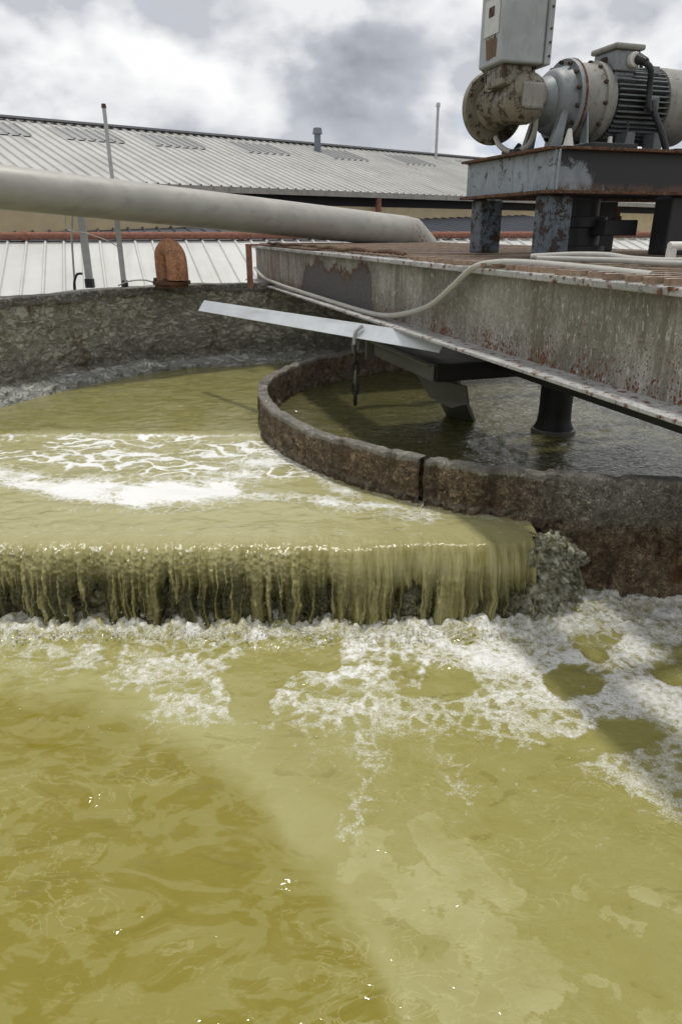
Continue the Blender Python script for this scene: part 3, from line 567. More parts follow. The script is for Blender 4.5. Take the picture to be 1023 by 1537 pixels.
# ------------------------------------------------------------------ outer tank wall
def tank():
    ctl = [(-4.3, 4.2, 0), (-3.9, 5.6, 0), (-3.40, 6.79, 0), (-2.98, 7.6, 0), (-2.16, 8.62, 0), (-.95, 9.08, 0), (.4, 9.25, 0), (1.9, 9.3, 0), (3.6, 9.1, 0), (5.4, 8.0, 0), (6.4, 6.2, 0), (6.6, 4.0, 0)]
    pts = np.array([tuple(p) for p in smooth_path(ctl, 48)]); dl = np.r_[0, np.cumsum(np.hypot(*np.diff(pts[:, :2], axis=0).T))]
    s = np.arange(0, dl[-1], .016); px = np.interp(s, dl, pts[:, 0]); py = np.interp(s, dl, pts[:, 1]); tx = np.gradient(px, s); ty = np.gradient(py, s); nx, ny = ty, -tx   # inward
    nz = 76; pr = [(0., k / (nz - 1), 1) for k in range(nz)] + [(k / 6., 1., 0) for k in range(1, 6)] + [(1., 1., -1), (1., .5, -1), (1., 0., -1)]
    pr = np.array(pr); S_, K = np.meshgrid(s, np.arange(len(pr))); ac, hh, sd_ = pr[:, 0][K], pr[:, 1][K], pr[:, 2][K]
    rim = -.625 + .022 * (fbm(S_ * 1.6, S_ * 0, 401, 4) - .5) * 2 - .75 * sst(1.0, 1.7, px[None, :]) + 0 * S_  # rim dips unseen behind the bridge so the ring water mirrors sky
    hb = -1.95; Z = hb + (rim - hb) * hh
    big = fbm(S_ * 3, Z * 4.5, 411, 4); rid = np.abs(fbm(S_ * 5, Z * 9, 413, 4) - .5) * 2; fine = fbm(S_ * 22, Z * 30, 415, 3); w1, _ = worley(S_ * 9, Z * 12, 417)
    low = sst(-1.0, -1.45, Z)
    d = (big - .5) * .06 + (.3 - rid) * .05 + (fine - .5) * .045 + (.5 - w1) * .04 * low
    lip = sst(rim - .10, rim - .055, Z + .05 * (fbm(S_ * 2.5, Z * 0, 421, 3) - .5)); d = d + lip * .030
    cz = -1.465 + .10 * (fbm(S_ * 3, S_ * 0, 423, 4) - .5); crust = sst(cz + .07, cz - .05, Z); d = d + crust * (.15 + .09 * fbm(S_ * 8, Z * 8, 425)) + .08 * sst(cz, cz - .2, Z)
    d = np.where(sd_ == 1, d, 0); off = d - ac * .26
    X = px[None, :] + nx[None, :] * off; Y = py[None, :] + ny[None, :] * off
    e = thing('tank_wall', 'tall weathered grey concrete tank wall with white crust along the waterline', 'wall', (-2.5, 8.3, -1.95))
    o = grid_obj('wall_shell', X + 2.5, Y - 8.3, Z + 1.95, M['tank'], dict(crust=crust, rim=np.where(sd_ == 1, sst(.86, 1., hh), 1.)), None, e)
    return e
tank()

# ------------------------------------------------------------------ bridge
UE = 8.3
br = bthing('bridge', 'long galvanised walkway bridge on deep plate girders with rusty grating deck', 'bridge', 0, 0, 0)
def girder(v0, sgn):
    bm = B(); x0 = v0 + sgn * .165; box(bm, min(x0, x0 + sgn * .016), max(x0, x0 + sgn * .016), -2.4, UE, -.6425, -.2325)
    g = obj('girder', bm, M['beam'], br)
    bm = B(); a, b = v0, v0 + sgn * .33; box(bm, min(a, b), max(a, b), -2.4, UE, -.662, -.643)
    f = obj('flange', bm, M['flange'], g, .004)
    bm = B(); a, b = v0 + sgn * .085, v0 + sgn * .30; box(bm, min(a, b), max(a, b), -2.4, UE - .02, -.232, -.200)
    obj('flange', bm, M['flange'], g, .006); return g
girder(0., 1); girder(2.9, -1)
bm = B()
for u in np.arange(-2.0, UE, 1.3): box(bm, .183, 2.717, u, u + .07, -.60, -.30)
obj('cross_beams', bm, M['dark'], br)
bm = B()                                                            # bearing bars run across the bridge, tie rods along it
rg = np.random.default_rng(9)
u = -2.2
while u < UE - .3:
    t = .008; x0 = .075 if u < 2.75 else .16; dz = rg.normal(0, .0015)
    box(bm, x0 + rg.normal(0, .006), 2.8, u - t, u + t, -.196 + dz, -.170 + dz); u += .118
for v in np.arange(.16, 2.8, .105): box(bm, v - .005, v + .005, -2.2, UE - .3, -.186, -.176)
obj('grating', bm, M['grating'], br, .0)
bm = B(); [tube(bm, [(.17 + .05 * math.sin(k) * .5, 3.0 + k * .35, -.17 + .014 * (k % 2)) for k in range(14)], .016, 8)]
obj('edge_rod', bm, M['rust'], br, 0, True)
bm = B(); box(bm, .10, 2.8, 5.2, UE - .05, -.197, -.185); obj('deck_plate', bm, M['rust'], br)

# ------------------------------------------------------------------ motor stand
VS, US = .66, 2.0
st = bthing('motor_stand', 'grey blue steel stand with channel frame on dark square legs carrying the gear motor', 'stand', 1.4, 2.6, -.16)
def sb(name, x0, x1, y0, y1, z0, z1, m, bev=.004):
    bm = B(); box(bm, x0 - 1.4, x1 - 1.4, y0 - 2.6, y1 - 2.6, z0 + .16, z1 + .16); return obj(name, bm, m, st, bev)
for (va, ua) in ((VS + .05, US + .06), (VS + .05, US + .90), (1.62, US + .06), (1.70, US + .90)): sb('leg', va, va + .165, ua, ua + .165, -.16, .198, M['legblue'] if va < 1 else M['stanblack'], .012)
def channel_beam(name, axis, a0, a1, c, sgn, m):
    def one(n, lo, hi, z0, z1, par=None):
        bm = B(); lo, hi = min(lo, hi), max(lo, hi)
        if axis == 'y': box(bm, lo - 1.4, hi - 1.4, a0 - 2.6, a1 - 2.6, z0 + .16, z1 + .16)
        else: box(bm, a0 - 1.4, a1 - 1.4, lo - 2.6, hi - 2.6, z0 + .16, z1 + .16)
        return obj(n, bm, m if n == name else M['rust'], par or st, .002)
    w_ = one(name, c, c + sgn * .014, .219, .435); one('flange', c - sgn * .055, c + sgn * .06, .20, .2185, w_); one('flange', c - sgn * .055, c + sgn * .06, .4355, .452, w_)
channel_beam('channel', 'y', US + .02, US + 1.12, VS + .03, 1, M['stand']); channel_beam('channel', 'x', VS + .05, 2.45, US + .03, 1, m_patched())
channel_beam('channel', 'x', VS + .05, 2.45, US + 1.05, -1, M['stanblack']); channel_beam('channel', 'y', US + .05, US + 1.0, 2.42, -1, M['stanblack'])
sb('stiffener', VS + .03, VS + .04, US - .02, US - .006, .2195, .435, M['stand'], .001)
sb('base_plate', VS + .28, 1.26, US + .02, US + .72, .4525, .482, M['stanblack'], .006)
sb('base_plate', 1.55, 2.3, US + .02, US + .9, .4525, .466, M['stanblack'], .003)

# ------------------------------------------------------------------ gear motor
ZA = .31
gm = bthing('gear_motor', 'large grey gear motor with bolted flange, finned body and rusty right angle gearbox', 'motor', 1.05, 2.55, .452)
def bolts(par, xx, rad, n, r=.016, ln=.02, a0=.2, ax='x', o=(0, 0, ZA)):
    for k in range(n):
        a = a0 + 2 * math.pi * k / n; bm = B(); ca, sa = math.cos(a) * rad, math.sin(a) * rad
        if ax == 'x': p = Vector((xx, ca, sa)); q = Vector((ln, 0, 0))
        else: p = Vector((ca, xx, sa)); q = Vector((0, ln, 0))
        p = p + Vector(o); cyl(bm, p, p - q, r, r * .9, 6); cyl(bm, p - q * .99, p - q * 1.3, r * .5, r * .45, 8); obj('bolt', bm, M['bolt'], par)
bm = B(); lathe(bm, [(-.235, 0.0723), (-.235, 0.0892), (-.215, 0.0918), (-.205, 0.1062), (-.175, 0.1275), (-.135, 0.1445), (-.125, 0.1658), (-.105, 0.1827), (-.07, 0.1913), (-.04, 0.1972), (-.028, 0.204), (-.0265, 0.2422), (-.002, 0.2465)], (0, 0, ZA)); fl = obj('front_flange', bm, M['grey'], gm, 0, True)
bolts(fl, -.027, .224, 14, .013)
bm = B(); lathe(bm, [(-.0015, 0.2473), (.014, 0.2486), (.0165, 0.2295)], (0, 0, ZA)); obj('flange_ring', bm, M['rust'], gm, 0, True)
bm = B(); lathe(bm, [(.017, 0.2227), (.10, 0.2278), (.165, 0.2261), (.17, 0.2414), (.215, 0.2431), (.222, 0.2227), (.26, 0.2125), (.265, 0.17)], (0, 0, ZA)); gb = obj('gearbox', bm, M['greycream'], gm, 0, True)
bolts(gb, .17, .232, 12, .012, .02, .1)
bm = B()
for s in (-1, 1):
    vv = [bm.verts.new(p) for p in ((.045, s * .25, .030), (.045, s * .16, .030), (.045, s * .20, .30), (.06, s * .25, .030), (.06, s * .16, .030), (.06, s * .20, .30))]
    bm.faces.new(vv[:3]); bm.faces.new(vv[3:]); [bm.faces.new((vv[i], vv[(i + 1) % 3], vv[3 + (i + 1) % 3], vv[3 + i])) for i in range(3)]
    box(bm, -.02, .14, -.27 if s < 0 else .14, -.14 if s < 0 else .27, .031, .05)
    obj('foot', bm, M['grey'], gm, .004); bm = B()
bm.free(); bm = B(); cyl(bm, (-.10, -.26, .03), (-.10, -.26, .13), .035, .012, 10); obj('locating_lug', bm, M['white'], gm)
bm = B(); cyl(bm, (.22, -.24, .03), (.22, -.24, .10), .02, .012, 8); obj('locating_lug', bm, M['white'], gm)
bm = B(); lathe(bm, [(.255, 0.1615), (.66, 0.1615)], (0, 0, ZA)); 
for k in range(44):
    a = 2 * math.pi * k / 44; T = Matrix.Translation((0, 0, ZA)) @ Matrix.Rotation(a, 4, 'X'); box(bm, .27, .652, -.0042, .0042, .155, .223 + .003 * math.sin(k * 3), T)
mb = obj('motor_body', bm, M['motor'], gm)
bm = B(); lathe(bm, [(.653, 0.2227), (.655, 0.2312), (.70, 0.2329), (.90, 0.2278), (.935, 0.204), (.94, 0.0)], (0, 0, ZA)); obj('fan_cover', bm, M['greycream'], gm, 0, True)
for q in ((.56, .63, -.24, -.13), (.56, .63, .13, .24), (.34, .41, -.24, -.13), (.34, .41, .13, .24)): bm = B(); box(bm, *q, .015, .13); obj('motor_foot', bm, M['motor'], gm, .006)
bm = B(); box(bm, .48, .56, -.242, -.19, ZA - .06, ZA + .03); obj('cable_entry', bm, M['motor'], gm, .01)
bm = B(); box(bm, .52, .60, -.15, -.07, ZA + .17, ZA + .212); obj('rating_plate', bm, M['grey'], gm, .004)
for xx in (.40, .58):
    bm = B(); tube(bm, [(xx, 0, ZA + .20), (xx - .012, 0, ZA + .25), (xx + .01, 0, ZA + .28), (xx + .035, 0, ZA + .27), (xx + .033, 0, ZA + .25)], .012, 8); obj('lifting_eye', bm, M['bolt'], gm, 0, True)
# terminal box on top
bm = B(); box(bm, .225, .41, -.185, .035, .475, .588); box(bm, .245, .39, -.165, .015, .40, .475); tb = obj('terminal_box', bm, M['grey'], gm, .008)
bm = B(); box(bm, .205, .43, -.205, .055, .5885, .622); obj('lid', bm, M['greycream'], tb, .012)
bm = B(); cyl(bm, (.355, -.185, .535), (.355, -.215, .535), .046, .042, 18); obj('gland', bm, M['white'], tb, .004)
bm = B(); cyl(bm, (.37, -.21, .54), (.395, -.265, .515), .034, .022, 12); obj('plug', bm, M['rubber'], tb)
bm = B(); cyl(bm, (.226, -.08, .53), (.205, -.08, .53), .03, .03, 8); box(bm, .21, .2245, -.105, -.055, .505, .56); obj('knockout', bm, M['bolt'], tb, .003)
# right angle gearbox on the left
ra = (-.36, 0, .30)
bm = B(); lathe(bm, [(-.215, .0), (-.215, .085), (-.20, .112), (-.17, .138), (-.09, .142), (-.08, .122), (.20, .122), (.212, .14), (.235, .145)], ra, 'y'); rg_ = obj('angle_gearbox', bm, M['brownbox'], gm, 0, True)
bm = B(); box(bm, -.43, -.285, -.235, -.205, .23, .375); obj('cover_plate', bm, M['greycream'], rg_, .022)
bm = B(); lathe(bm, [(.236, .10), (.236, .215), (.245, .222), (.275, .222), (.28, .20), (.28, .0)], ra, 'y'); disc = obj('output_flange', bm, M['brownbox'], gm, 0, True)
bolts(disc, .236, .19, 10, .012, .012, .3, 'y', ra)
bm = B(); cyl(bm, (-.28, 0, ZA), (-.225, 0, ZA), .115, .115, 32); cyl(bm, (-.265, 0, ZA), (-.25, 0, ZA), .135, .135, 32); obj('coupling', bm, M['brownbox'], gm, .004)
bm = B()                                                            # tapering housing that carries the control box
vs = []
for z, a, b, c, d in ((ZA + .06, -.475, -.25, -.10, .225), (ZA + .15, -.46, -.26, -.03, .20), (ZA + .205, -.54, -.32, -.02, .20)):
    vs.append([bm.verts.new(p) for p in ((a, c, z), (b, c, z), (b, d, z), (a, d, z))])
for A_, C_ in zip(vs, vs[1:]): [bm.faces.new((A_[k], A_[(k + 1) % 4], C_[(k + 1) % 4], C_[k])) for k in range(4)]
bm.faces.new(vs[0]); bm.faces.new(vs[-1]); obj('housing', bm, M['brownbox'], gm, .02)
bm = B(); cyl(bm, (-.47, .06, ZA + .125), (-.50, .05, ZA + .125), .058, .058, 20); obj('inspection_hole', bm, M['black'], gm)  # black disc stands in for the shade inside the hole
bm = B(); lathe(bm, [(0, .062), (.016, .062), (.016, .078), (0, .078), (0, .062)], (-.505, .055, ZA + .125), 'x', 24); obj('hole_rim', bm, M['brownbox'], gm, 0, True)
bm = B(); tube(bm, [(-.38, -.02, ZA + .13), (-.34, -.06, ZA + .20), (-.33, -.02, ZA + .25)], .016, 8); obj('braided_strap', bm, M['white'], gm, 0, True)
for pts, r in (([(-.36, .20, ZA - .19), (-.35, .14, .06), (-.31, .05, .022), (-.26, -.05, .05), (-.25, -.10, .14), (-.27, -.12, .23)], .017),):
    bm = B(); tube(bm, pts, r, 10); obj('drain_tube', bm, M['hose'], gm, 0, True)
bm = B(); box(bm, -.33, -.20, -.02, .16, .001, .035); cyl(bm, (-.28, .05, .03), (-.26, .05, .07), .025, .015, 10); obj('tube_clamp', bm, M['stanblack'], gm, .008)
for y in (-.16, .16): obj('front_strut', plate([(-.19, y - .02, .002), (-.10, y - .02, .002), (-.07, y - .02, .23), (-.11, y - .02, .25)], (0, .04, 0)), M['grey'], gm, .003)

# control box above the angle gearbox
cb = bthing('control_box', 'pale grey steel control box with rust streaks and a label plate above the gearbox', 'control box', .61, 2.495, .925 - .11)
bm = B(); box(bm, -.14, .145, -.145, .145, .11, .56); enc = obj('enclosure', bm, M['box'], cb, .012)
bm = B(); box(bm, .147, .187, -.16, .155, .105, .565); dr = obj('door', bm, M['box'], cb, .008)
for z in (.15, .22, .29, .40, .50): bm = B(); cyl(bm, (.168, -.1605, z), (.168, -.168, z), .007, .006, 8); obj('screw', bm, M['bolt'], dr)
bm = B(); box(bm, -.146, -.1405, -.09, .085, .265, .45); pl = obj('label_plate', bm, M['plate'], cb, .002)
bm = B(); box(bm, -.1495, -.1465, -.03, .03, .36, .41); obj('badge', bm, M['bolt'], pl)
n = NT('peeled_rust_patch'); a = n.noise(22, 6, .7); 
bm = B()
rr_ = np.random.default_rng(3); top = [(-.1425, y, .235 + .05 * rr_.random() - .05 * abs(y - .0)) for y in np.linspace(-.075, .06, 12)]; bot = [(-.1425, y, .135 + .02 * rr_.random()) for y in np.linspace(-.07, .04, 12)]
tv = [bm.verts.new(p) for p in top]; bv = [bm.verts.new(p) for p in bot]; [bm.faces.new((tv[k], tv[k + 1], bv[k + 1], bv[k])) for k in range(11)]
obj('rust_patch', bm, n.done(n.mix(a, (.05, .03, .02), (.22, .13, .07)), .9), cb)
bm = B(); box(bm, -.10, .10, -.10, .10, .0, .11); box(bm, .10, .15, -.06, -.03, .03, .11); obj('mounting_bracket', bm, M['brownbox'], cb, .01)

# dark coupling standing on the deck under the stand, centre column and scraper below
dc = bthing('drive_coupling', 'blackened drive coupling with a clamp block between the stand legs', 'coupling', 1.33, 2.62, -.16)
bm = B(); lathe(bm, [(0, .19), (.05, .19), (.055, .15), (.17, .15), (.175, .19), (.24, .19), (.245, .13), (.355, .13)], (0, 0, 0), 'z', 32); obj('shaft_drum', bm, M['stanblack'], dc, 0, True)
bm = B(); box(bm, .0, .26, -.30, -.12, .12, .22); obj('clamp_block', bm, M['stanblack'], dc, .006)
bm = B(); cyl(bm, (.16, -.2, .22), (.16, -.2, .30), .018, .018, 8); cyl(bm, (.16, -.2, .22), (.16, -.2, .245), .03, .03, 6); obj('bolt', bm, M['bolt'], dc)
cc = bthing('centre_column', 'thick black drive column flaring at its foot in the ring water', 'column', 1.62, 3.05, -1.95)
bm = B(); lathe(bm, [(0, .185), (.30, .182), (.36, .172), (.42, .142), (.50, .135), (1.3, .135)], (0, 0, 0), 'z', 40); obj('shaft', bm, M['dark'], cc, 0, True)
bm = B(); lathe(bm, [(.28, .186), (.33, .19), (.36, .183), (.37, .165)], (0, 0, 0), 'z', 40); obj('foot_collar', bm, M['darkgreen'], cc, 0, True)
sc = bthing('scraper_arm', 'dark steel scraper arm under the bridge with a slanted blade dipping into the ring water', 'scraper', 1.0, 2.8, -1.0)
bm = B(); box(bm, -.78, .1, -.30, .9, .0, .13); obj('torque_beam', bm, M['dark'], sc, .01)
bm = B(); box(bm, -.80, -.785, -.29, .88, .005, .125); box(bm, -.84, -.80, -.29, .88, .112, .128); obj('beam_web', bm, M['darkgreen'], sc, .004)
bm = B(); box(bm, -.30, .5, -3.4, -.305, .06, .335); obj('rear_beam', bm, M['dark'], sc, .01)
bm = B(); box(bm, -.86, .0, .905, .94, -.03, .16); obj('end_plate', bm, M['darkgreen'], sc, .006)
obj('blade', plate([(-.60, .36, .03), (-.48, .08, .03), (.16, .78, -.66), (.02, 1.06, -.66)], (.03, .02, .02)), M['darkgreen'], sc, .004)
obj('gusset', plate([(-.66, .30, -.06), (-.50, -.22, -.06), (-.46, -.20, -.20), (-.52, -.05, -.26), (-.60, .16, -.22)], (.02, .01, 0)), M['darkgreen'], sc, .002)
# flat bar
fb = thing('flat_bar', 'shiny flat steel bar reaching out from under the bridge over the water', 'bar', (-1.42, 7.40, -.72)); dv = Vector((.52, 4.85, -.70)) - Vector((-1.42, 7.40, -.72))
bm = B(); box(bm, 0, dv.length + .25, -.004, .004, -.062, .062); bs = obj('strip', bm, M['bar'], fb, .001)
bs.rotation_euler = (R(-38), -math.asin(dv.z / dv.length), math.atan2(dv.y, dv.x))
# chain
ch = thing('hanging_chain', 'dark slimy chain hanging from the flat bar into the ring water', 'chain', (.11, 5.35, -.76))
bm = B(); tube(bm, [(.05, -.03, .10), (.0, -.02, .05), (-.012, 0, -.04)], .014, 8); obj('shackle', bm, M['galv'], ch, 0, True)
for k in range(6):
    bm = B(); z = -.06 - k * .078; pts = [(math.cos(a) * .021, 0, z + math.sin(a) * .05) for a in np.linspace(0, 2 * math.pi, 13)]
    if k % 2: pts = [(0, p[0], p[2]) for p in pts]
    tube(bm, pts, .011 + .004 * (k > 4), 7, 2); obj('link', bm, M['dark'] if k % 3 else M['darkgreen'], ch, 0, True)

# ------------------------------------------------------------------ cables
def cable(name, pts, r, m, label, cat='cable', per=10):
    bm = B(); tube(bm, pts, r, 10, per); o = obj(name, bm, m, None, 0, True); return tag(o, label, cat)
cable('conduit_hose', [W(.24, .55, -.178), W(.21, .95, -.168), W(.18, 1.35, -.162), W(.13, 1.62, -.168), W(.09, 1.82, -.205), W(.085, 2.05, -.32), W(.09, 2.4, -.47), W(.085, 2.9, -.575), W(.08, 3.3, -.615), W(.08, 3.9, -.622), W(.07, 5.0, -.615), W(.05, 6.4, -.60), W(.045, 7.3, -.565), W(.06, 7.9, -.48)], .019, M['hose'], 'pale conduit hose sweeping down the face of the bridge girder', 'hose')
cable('power_cable', [W(1.43, 2.31, .975), W(1.47, 2.27, .93), W(1.50, 2.29, .84), W(1.51, 2.29, .74), W(1.53, 2.29, .70)], .019, M['rubber'], 'black cable dropping from the terminal box gland down the motor fins')
cable('motor_lead', [W(1.56, 2.31, .76), W(1.56, 2.28, .69), W(1.60, 2.24, .58), W(1.65, 2.22, .46)], .02, M['rubber'], 'black cable dropping from the entry block on the motor side')
cable('thin_wire', [W(1.38, 2.30, .64), W(1.36, 2.27, .58), W(1.335, 2.26, .50)], .006, M['rubber'], 'thin black wire hanging below the motor fins', 'wire')
cable('deck_conduit', [W(.42, 1.75, -.145), W(.55, 1.55, -.13), W(.62, 1.35, -.128), W(.63, 1.15, -.14), W(.72, .95, -.142), W(.80, .70, -.125), W(.95, .5, -.14), W(1.2, .1, -.142), W(1.3, -.5, -.142)], .017, M['hose'], 'pale conduit lying bent across the deck grating by the stand legs', 'hose')
cable('slack_hose', [W(.30, 1.5, -.143), W(.50, 1.1, -.142), W(.50, .8, -.142), W(.62, .45, -.14), W(.75, .0, -.142)], .014, M['hose'], 'thinner pale hose lying slack over the near deck grating', 'hose')
bb = bthing('cable_clamp', 'small white plastic clamp standing on the deck grating', 'clamp', .74, 1.02, -.16)
bm = B(); box(bm, -.018, .018, -.02, .02, 0, .075); obj('stem', bm, M['white'], bb, .006); bm = B(); cyl(bm, (-.018, 0, .085), (.06, -.01, .085), .02, .02, 12); obj('head', bm, M['white'], bb, .003)

# ------------------------------------------------------------------ inlet pipe, posts, vent
bp = thing('inlet_pipe', 'wide dull grey pipe crossing above the tank wall and bending down into the bridge deck', 'pipe', (1.09, 10.8, -.19))
A_ = Vector((.89, 10.56, -.03)) - bp.location; Bv = Vector((-3.54, 7.43, .405)) - bp.location; dirv = (Bv - A_).normalized()
bm = B(); cyl(bm, A_, A_ + dirv * 9, .205, .205, 48); obj('pipe_run', bm, M['pipe'], bp, 0, True)
bm = B(); tube(bm, [A_, A_ - dirv * .14, A_ - dirv * .30 + Vector((0, 0, -.03)), A_ - dirv * .44 + Vector((0, 0, -.12)), A_ - dirv * .51 + Vector((0, 0, -.30)), A_ - dirv * .51 + Vector((0, 0, -.49))], .206, 40); bm.free(); bm = B(); tube(bm, [A_ + dirv * .05, A_ - dirv * .12, A_ - dirv * .36 + Vector((0, 0, -.17)), A_ - dirv * .50 + Vector((0, 0, -.55))], .2055, 40, 0); eb = obj('end_bend', bm, painted('bend_paint', (.36, .345, .30), (.19, .12, .06), amt=.55, sc=2.), bp, 0, True)
bm = B(); cyl(bm, A_ - dirv * .015, A_ + dirv * .02, .2095, .2095, 48); obj('weld_band', bm, M['pipe'], bp, .004, True)
sp = thing('pipe_support', 'galvanised channel post standing on the tank wall under the wide grey pipe', 'post', (-2.89, 8.46, -.625))
bm = B(); box(bm, -.035, .035, -.03, -.022, .09, .93); box(bm, -.035, -.028, -.022, .03, .09, .93); box(bm, .028, .035, -.022, .03, .09, .93); obj('channel', bm, M['galv'], sp)
bm = B(); box(bm, -.045, .045, -.04, .04, 0, .10); obj('foot_sleeve', bm, M['stanblack'], sp, .004)
bm = B(); tube(bm, [(-.17, -.02, -.02), (-.15, -.02, .30), (-.12, -.02, .62), (-.07, -.02, .85)], .012, 8); obj('earth_strap', bm, M['galv'], sp, 0, True)
cable('tie_wire', [(-2.93, 8.28, .22), (-3.0, 8.27, .12), (-3.0, 8.27, .0), (-2.93, 8.28, -.02), (-2.8, 8.28, -.04), (-2.62, 8.3, -.10), (-2.50, 8.3, -.16), (-2.42, 8.3, -.22)], .005, M['galv'], 'loose thin wire tied round the channel post', 'wire')
cable('loop_cable', [(-3.02, 8.30, -.66), (-3.0, 8.28, -.55), (-2.96, 8.28, -.47), (-2.90, 8.28, -.46)], .014, M['rubber'], 'short grey cable looping from the wall top to the channel post')
po = thing('aerial_pole', 'tall thin grey pole rising from the tank wall past the wide pipe', 'pole', (-2.53, 8.6, -.63))
bm = B(); cyl(bm, (0, 0, .02), (-.015, 0, 1.84), .022, .021, 14); obj('tube', bm, M['galv'], po, 0, True)
bm = B(); cyl(bm, (-.015, 0, 1.84), (-.015, 0, 1.88), .027, .022, 14); obj('cap', bm, M['bolt'], po)
bm = B(); box(bm, -.03, .03, -.034, -.026, .07, .86); box(bm, -.03, -.022, -.027, .02, .07, .86); obj('angle_bar', bm, M['galv'], po)
bm = B(); cyl(bm, (0, 0, 0), (0, 0, .08), .042, .036, 16); obj('socket', bm, M['rubber'], po)
cable('wall_cable', [(-2.56, 8.44, -.60), (-2.42, 8.42, -.55), (-2.25, 8.44, -.54), (-2.12, 8.5, -.585)], .008, M['hose'], 'thin pale cable trailing along the wall top beside the rusty vent', 'wire')
ve = thing('gooseneck_vent', 'rusty gooseneck vent pipe on a bolted flange on the tank wall', 'vent pipe', (-1.93, 8.52, -.625))
bm = B(); tube(bm, [(-.125, .10, .05), (-.125, .10, .27), (-.105, .07, .37), (-.03, .0, .425), (.045, -.08, .37), (.07, -.11, .27), (.07, -.11, .09)], lambda t: .098 + .022 * t, 36, 8)
obj('bend', bm, M['vent'], ve, 0, True)
bm = B(); cyl(bm, (-.03, 0, .035), (-.03, 0, .075), .215, .215, 32); cyl(bm, (-.03, 0, .0), (-.03, 0, .034), .19, .19, 32); vf = obj('flange', bm, M['rust'], ve, .006)
for a in (3.5, 4.5, 5.6): bm = B(); p = (-.03 + .185 * math.cos(a), .185 * math.sin(a), .075); cyl(bm, p, (p[0], p[1], .11), .022, .018, 6); obj('bolt', bm, M['bolt'], vf)
rp = thing('rusty_post', 'short rusty red angle post at the far end of the bridge', 'post', (-1.06, 8.62, -.63))
bm = B(); box(bm, -.035, .035, -.03, -.022, 0, .47); box(bm, -.035, -.027, -.022, .04, 0, .47); obj('angle', bm, M['redpipe'], rp)
bm = B(); box(bm, -.04, .16, -.02, .0, .455, .475); obj('top_rail', bm, M['redpipe'], rp)

# ------------------------------------------------------------------ buildings
def ribbed(length, rise, pitch, ribw, ribh, x0=0.):
    """corrugated sheet in the XY plane: ribs along +Y, rise = length in Y"""
    xs, zs = [], []; x = x0
    while x < x0 + length:
        xs += [x, x + pitch - ribw * 2, x + pitch - ribw * 1.4, x + pitch - ribw * .6]; zs += [0, 0, ribh, ribh]; x += pitch
    xs = np.array(xs); zs = np.array(zs); ys = np.linspace(0, rise, 12); X, Y = np.meshgrid(xs, ys); return X, Y, np.broadcast_to(zs, X.shape).copy()
TAN = .29
ev = Vector((.783, .622, 0)); wh = thing('warehouse', 'long warehouse with a pale ribbed metal roof and dull skylight panels', 'warehouse', (-1.17, 22, 1.05), math.atan2(.622, .783))
L0, L1, RUN = -16., 34., 6.93
sl_ = math.atan(TAN); ln = RUN / math.cos(sl_)
X, Y, Z = ribbed(L1 - L0, ln, .30, .04, .045, L0); rf = grid_obj('roof', X, Y, Z, M['roof'], None, None, wh); rf.rotation_euler = (sl_, 0, 0)
rf.data.polygons.foreach_set('use_smooth', np.zeros(len(rf.data.polygons), bool))
X2, Y2, Z2 = ribbed(L1 - L0, ln, .30, .04, .045, L0); rb = grid_obj('back_roof', X2, Y2, Z2, M['roof'], None, None, wh); rb.location = (0, 2 * RUN, 0); rb.rotation_euler = (-sl_ , 0, 0); rb.scale = (1, -1, 1)
bm = B(); box(bm, L0, L1, -.22, .22, .03, .09); rc = obj('ridge_cap', bm, M['stanblack'] if 0 else plain('ridge_grey', (.20, .20, .21), .6), wh); rc.location = (0, RUN, RUN * TAN)
cen = [-9.9, -7.6, -5.0, -2.1, 1.2, 4.6, 8.4, 12.6, 17.0]
for k, x in enumerate(cen):
    X, Y, Z = ribbed(1.75, 1.55, .30, .04, .045, round((x - L0) / .30) * .30 + L0); s_ = grid_obj('skylight', X, Y, Z, M['skylight'], None, None, wh); s_.rotation_euler = (sl_, 0, 0)
    yy = 4.75; s_.location = (0, yy * math.cos(sl_), yy * math.sin(sl_) + .03); s_.data.polygons.foreach_set('use_smooth', np.zeros(len(s_.data.polygons), bool))
bm = B(); box(bm, L0, L1, -.18, .02, -.15, .0); obj('gutter', bm, M['gutter'], wh)
bm = B(); box(bm, L0, L1, .30, .42, -.42, -.02); obj('eaves_shade', bm, M['black'], wh)  # solid black strip painted in for the shade under the eaves
bm = B(); box(bm, L0, L1, .10, .25, -3.6, -.40); obj('wall', bm, M['beige'], wh)
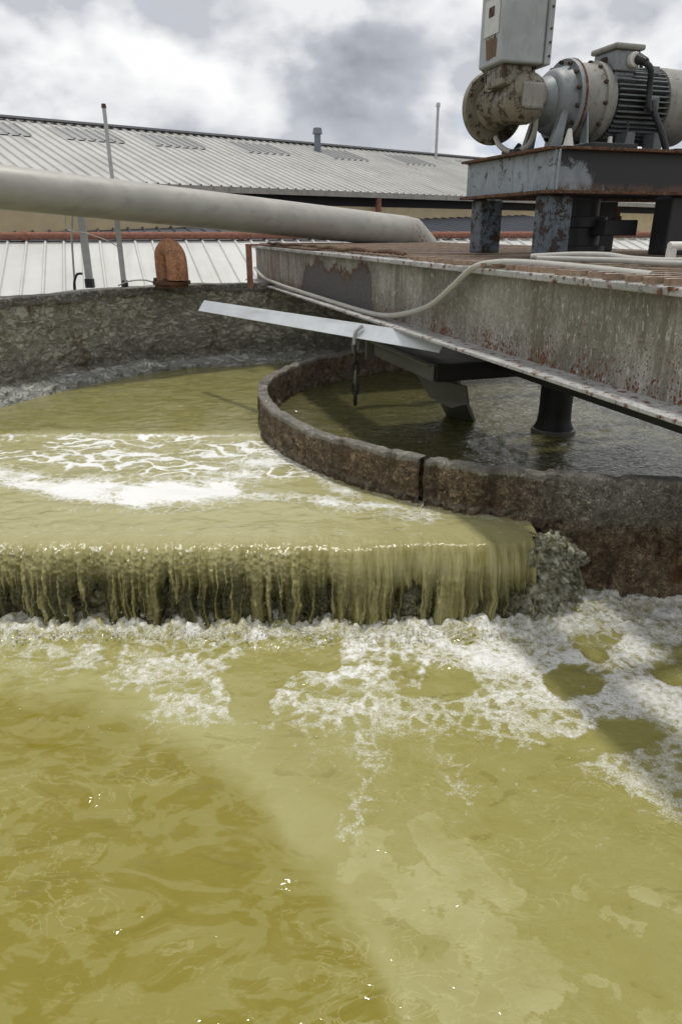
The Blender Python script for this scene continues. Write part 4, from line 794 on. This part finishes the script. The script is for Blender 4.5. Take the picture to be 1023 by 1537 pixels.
bm = B(); cyl(bm, (2.9, -.10, -.55), (2.9, -.10, -.15), .09, .09, 12); obj('downpipe', bm, M['redpipe'], wh)
def on_roof(x, y): return Vector((x, y, y * TAN))
bm = B(); p = on_roof(4.9, 5.7); cyl(bm, p, p + Vector((0, 0, .62)), .12, .12, 16); cyl(bm, p + Vector((0, 0, .60)), p + Vector((0, 0, .80)), .19, .15, 16); obj('roof_vent', bm, plain('vent_grey', (.16, .18, .20), .6), wh, 0, True)
bm = B(); p = on_roof(11.7, 6.2); cyl(bm, p, p + Vector((0, 0, 2.0)), .06, .06, 10); cyl(bm, p + Vector((0, 0, 2.0)), p + Vector((0, 0, 2.15)), .10, .08, 10); obj('roof_pole', bm, M['galv'], wh, 0, True)
# lean-to in front: white lower roof, dark upper roof
lt = thing('lean_to', 'low lean to building with a white ribbed metal roof below a dark roof strip', 'building', (-5.1, 16, -.24), YAW)
lnw = 5.2 / math.cos(sl_); X, Y, Z = ribbed(24, lnw, .36, .035, .045, -9); r1 = grid_obj('white_roof', X, Y - lnw, Z, M['whiteroof'], None, None, lt); r1.rotation_euler = (sl_, 0, 0); r1.data.polygons.foreach_set('use_smooth', np.zeros(len(r1.data.polygons), bool))
X, Y, Z = ribbed(24, 9, .36, .035, .05, -9); r2 = grid_obj('dark_roof', X, Y, Z, M['darkroof'], None, None, lt); r2.rotation_euler = (math.atan(.085), 0, 0); r2.location = (0, .12, .02); r2.data.polygons.foreach_set('use_smooth', np.zeros(len(r2.data.polygons), bool))
bm = B(); box(bm, -9, 15, -5.1, -4.9, -4, -1.62); obj('wall', bm, M['beige'], lt)
rl = thing('roof_pipe', 'rusty red pipe running level along the top of the white roof', 'pipe', (-5.1, 16, -.24), YAW)
bm = B(); cyl(bm, (-9, -.02, .115), (15, -.02, .115), .075, .075, 20); obj('pipe_run', bm, M['redpipe'], rl, 0, True)
for x in (-1.5, 3, 7.5): bm = B(); cyl(bm, (x - .06, -.02, .115), (x + .06, -.02, .115), .095, .095, 16); obj('pipe_joint', bm, M['redpipe'], rl)
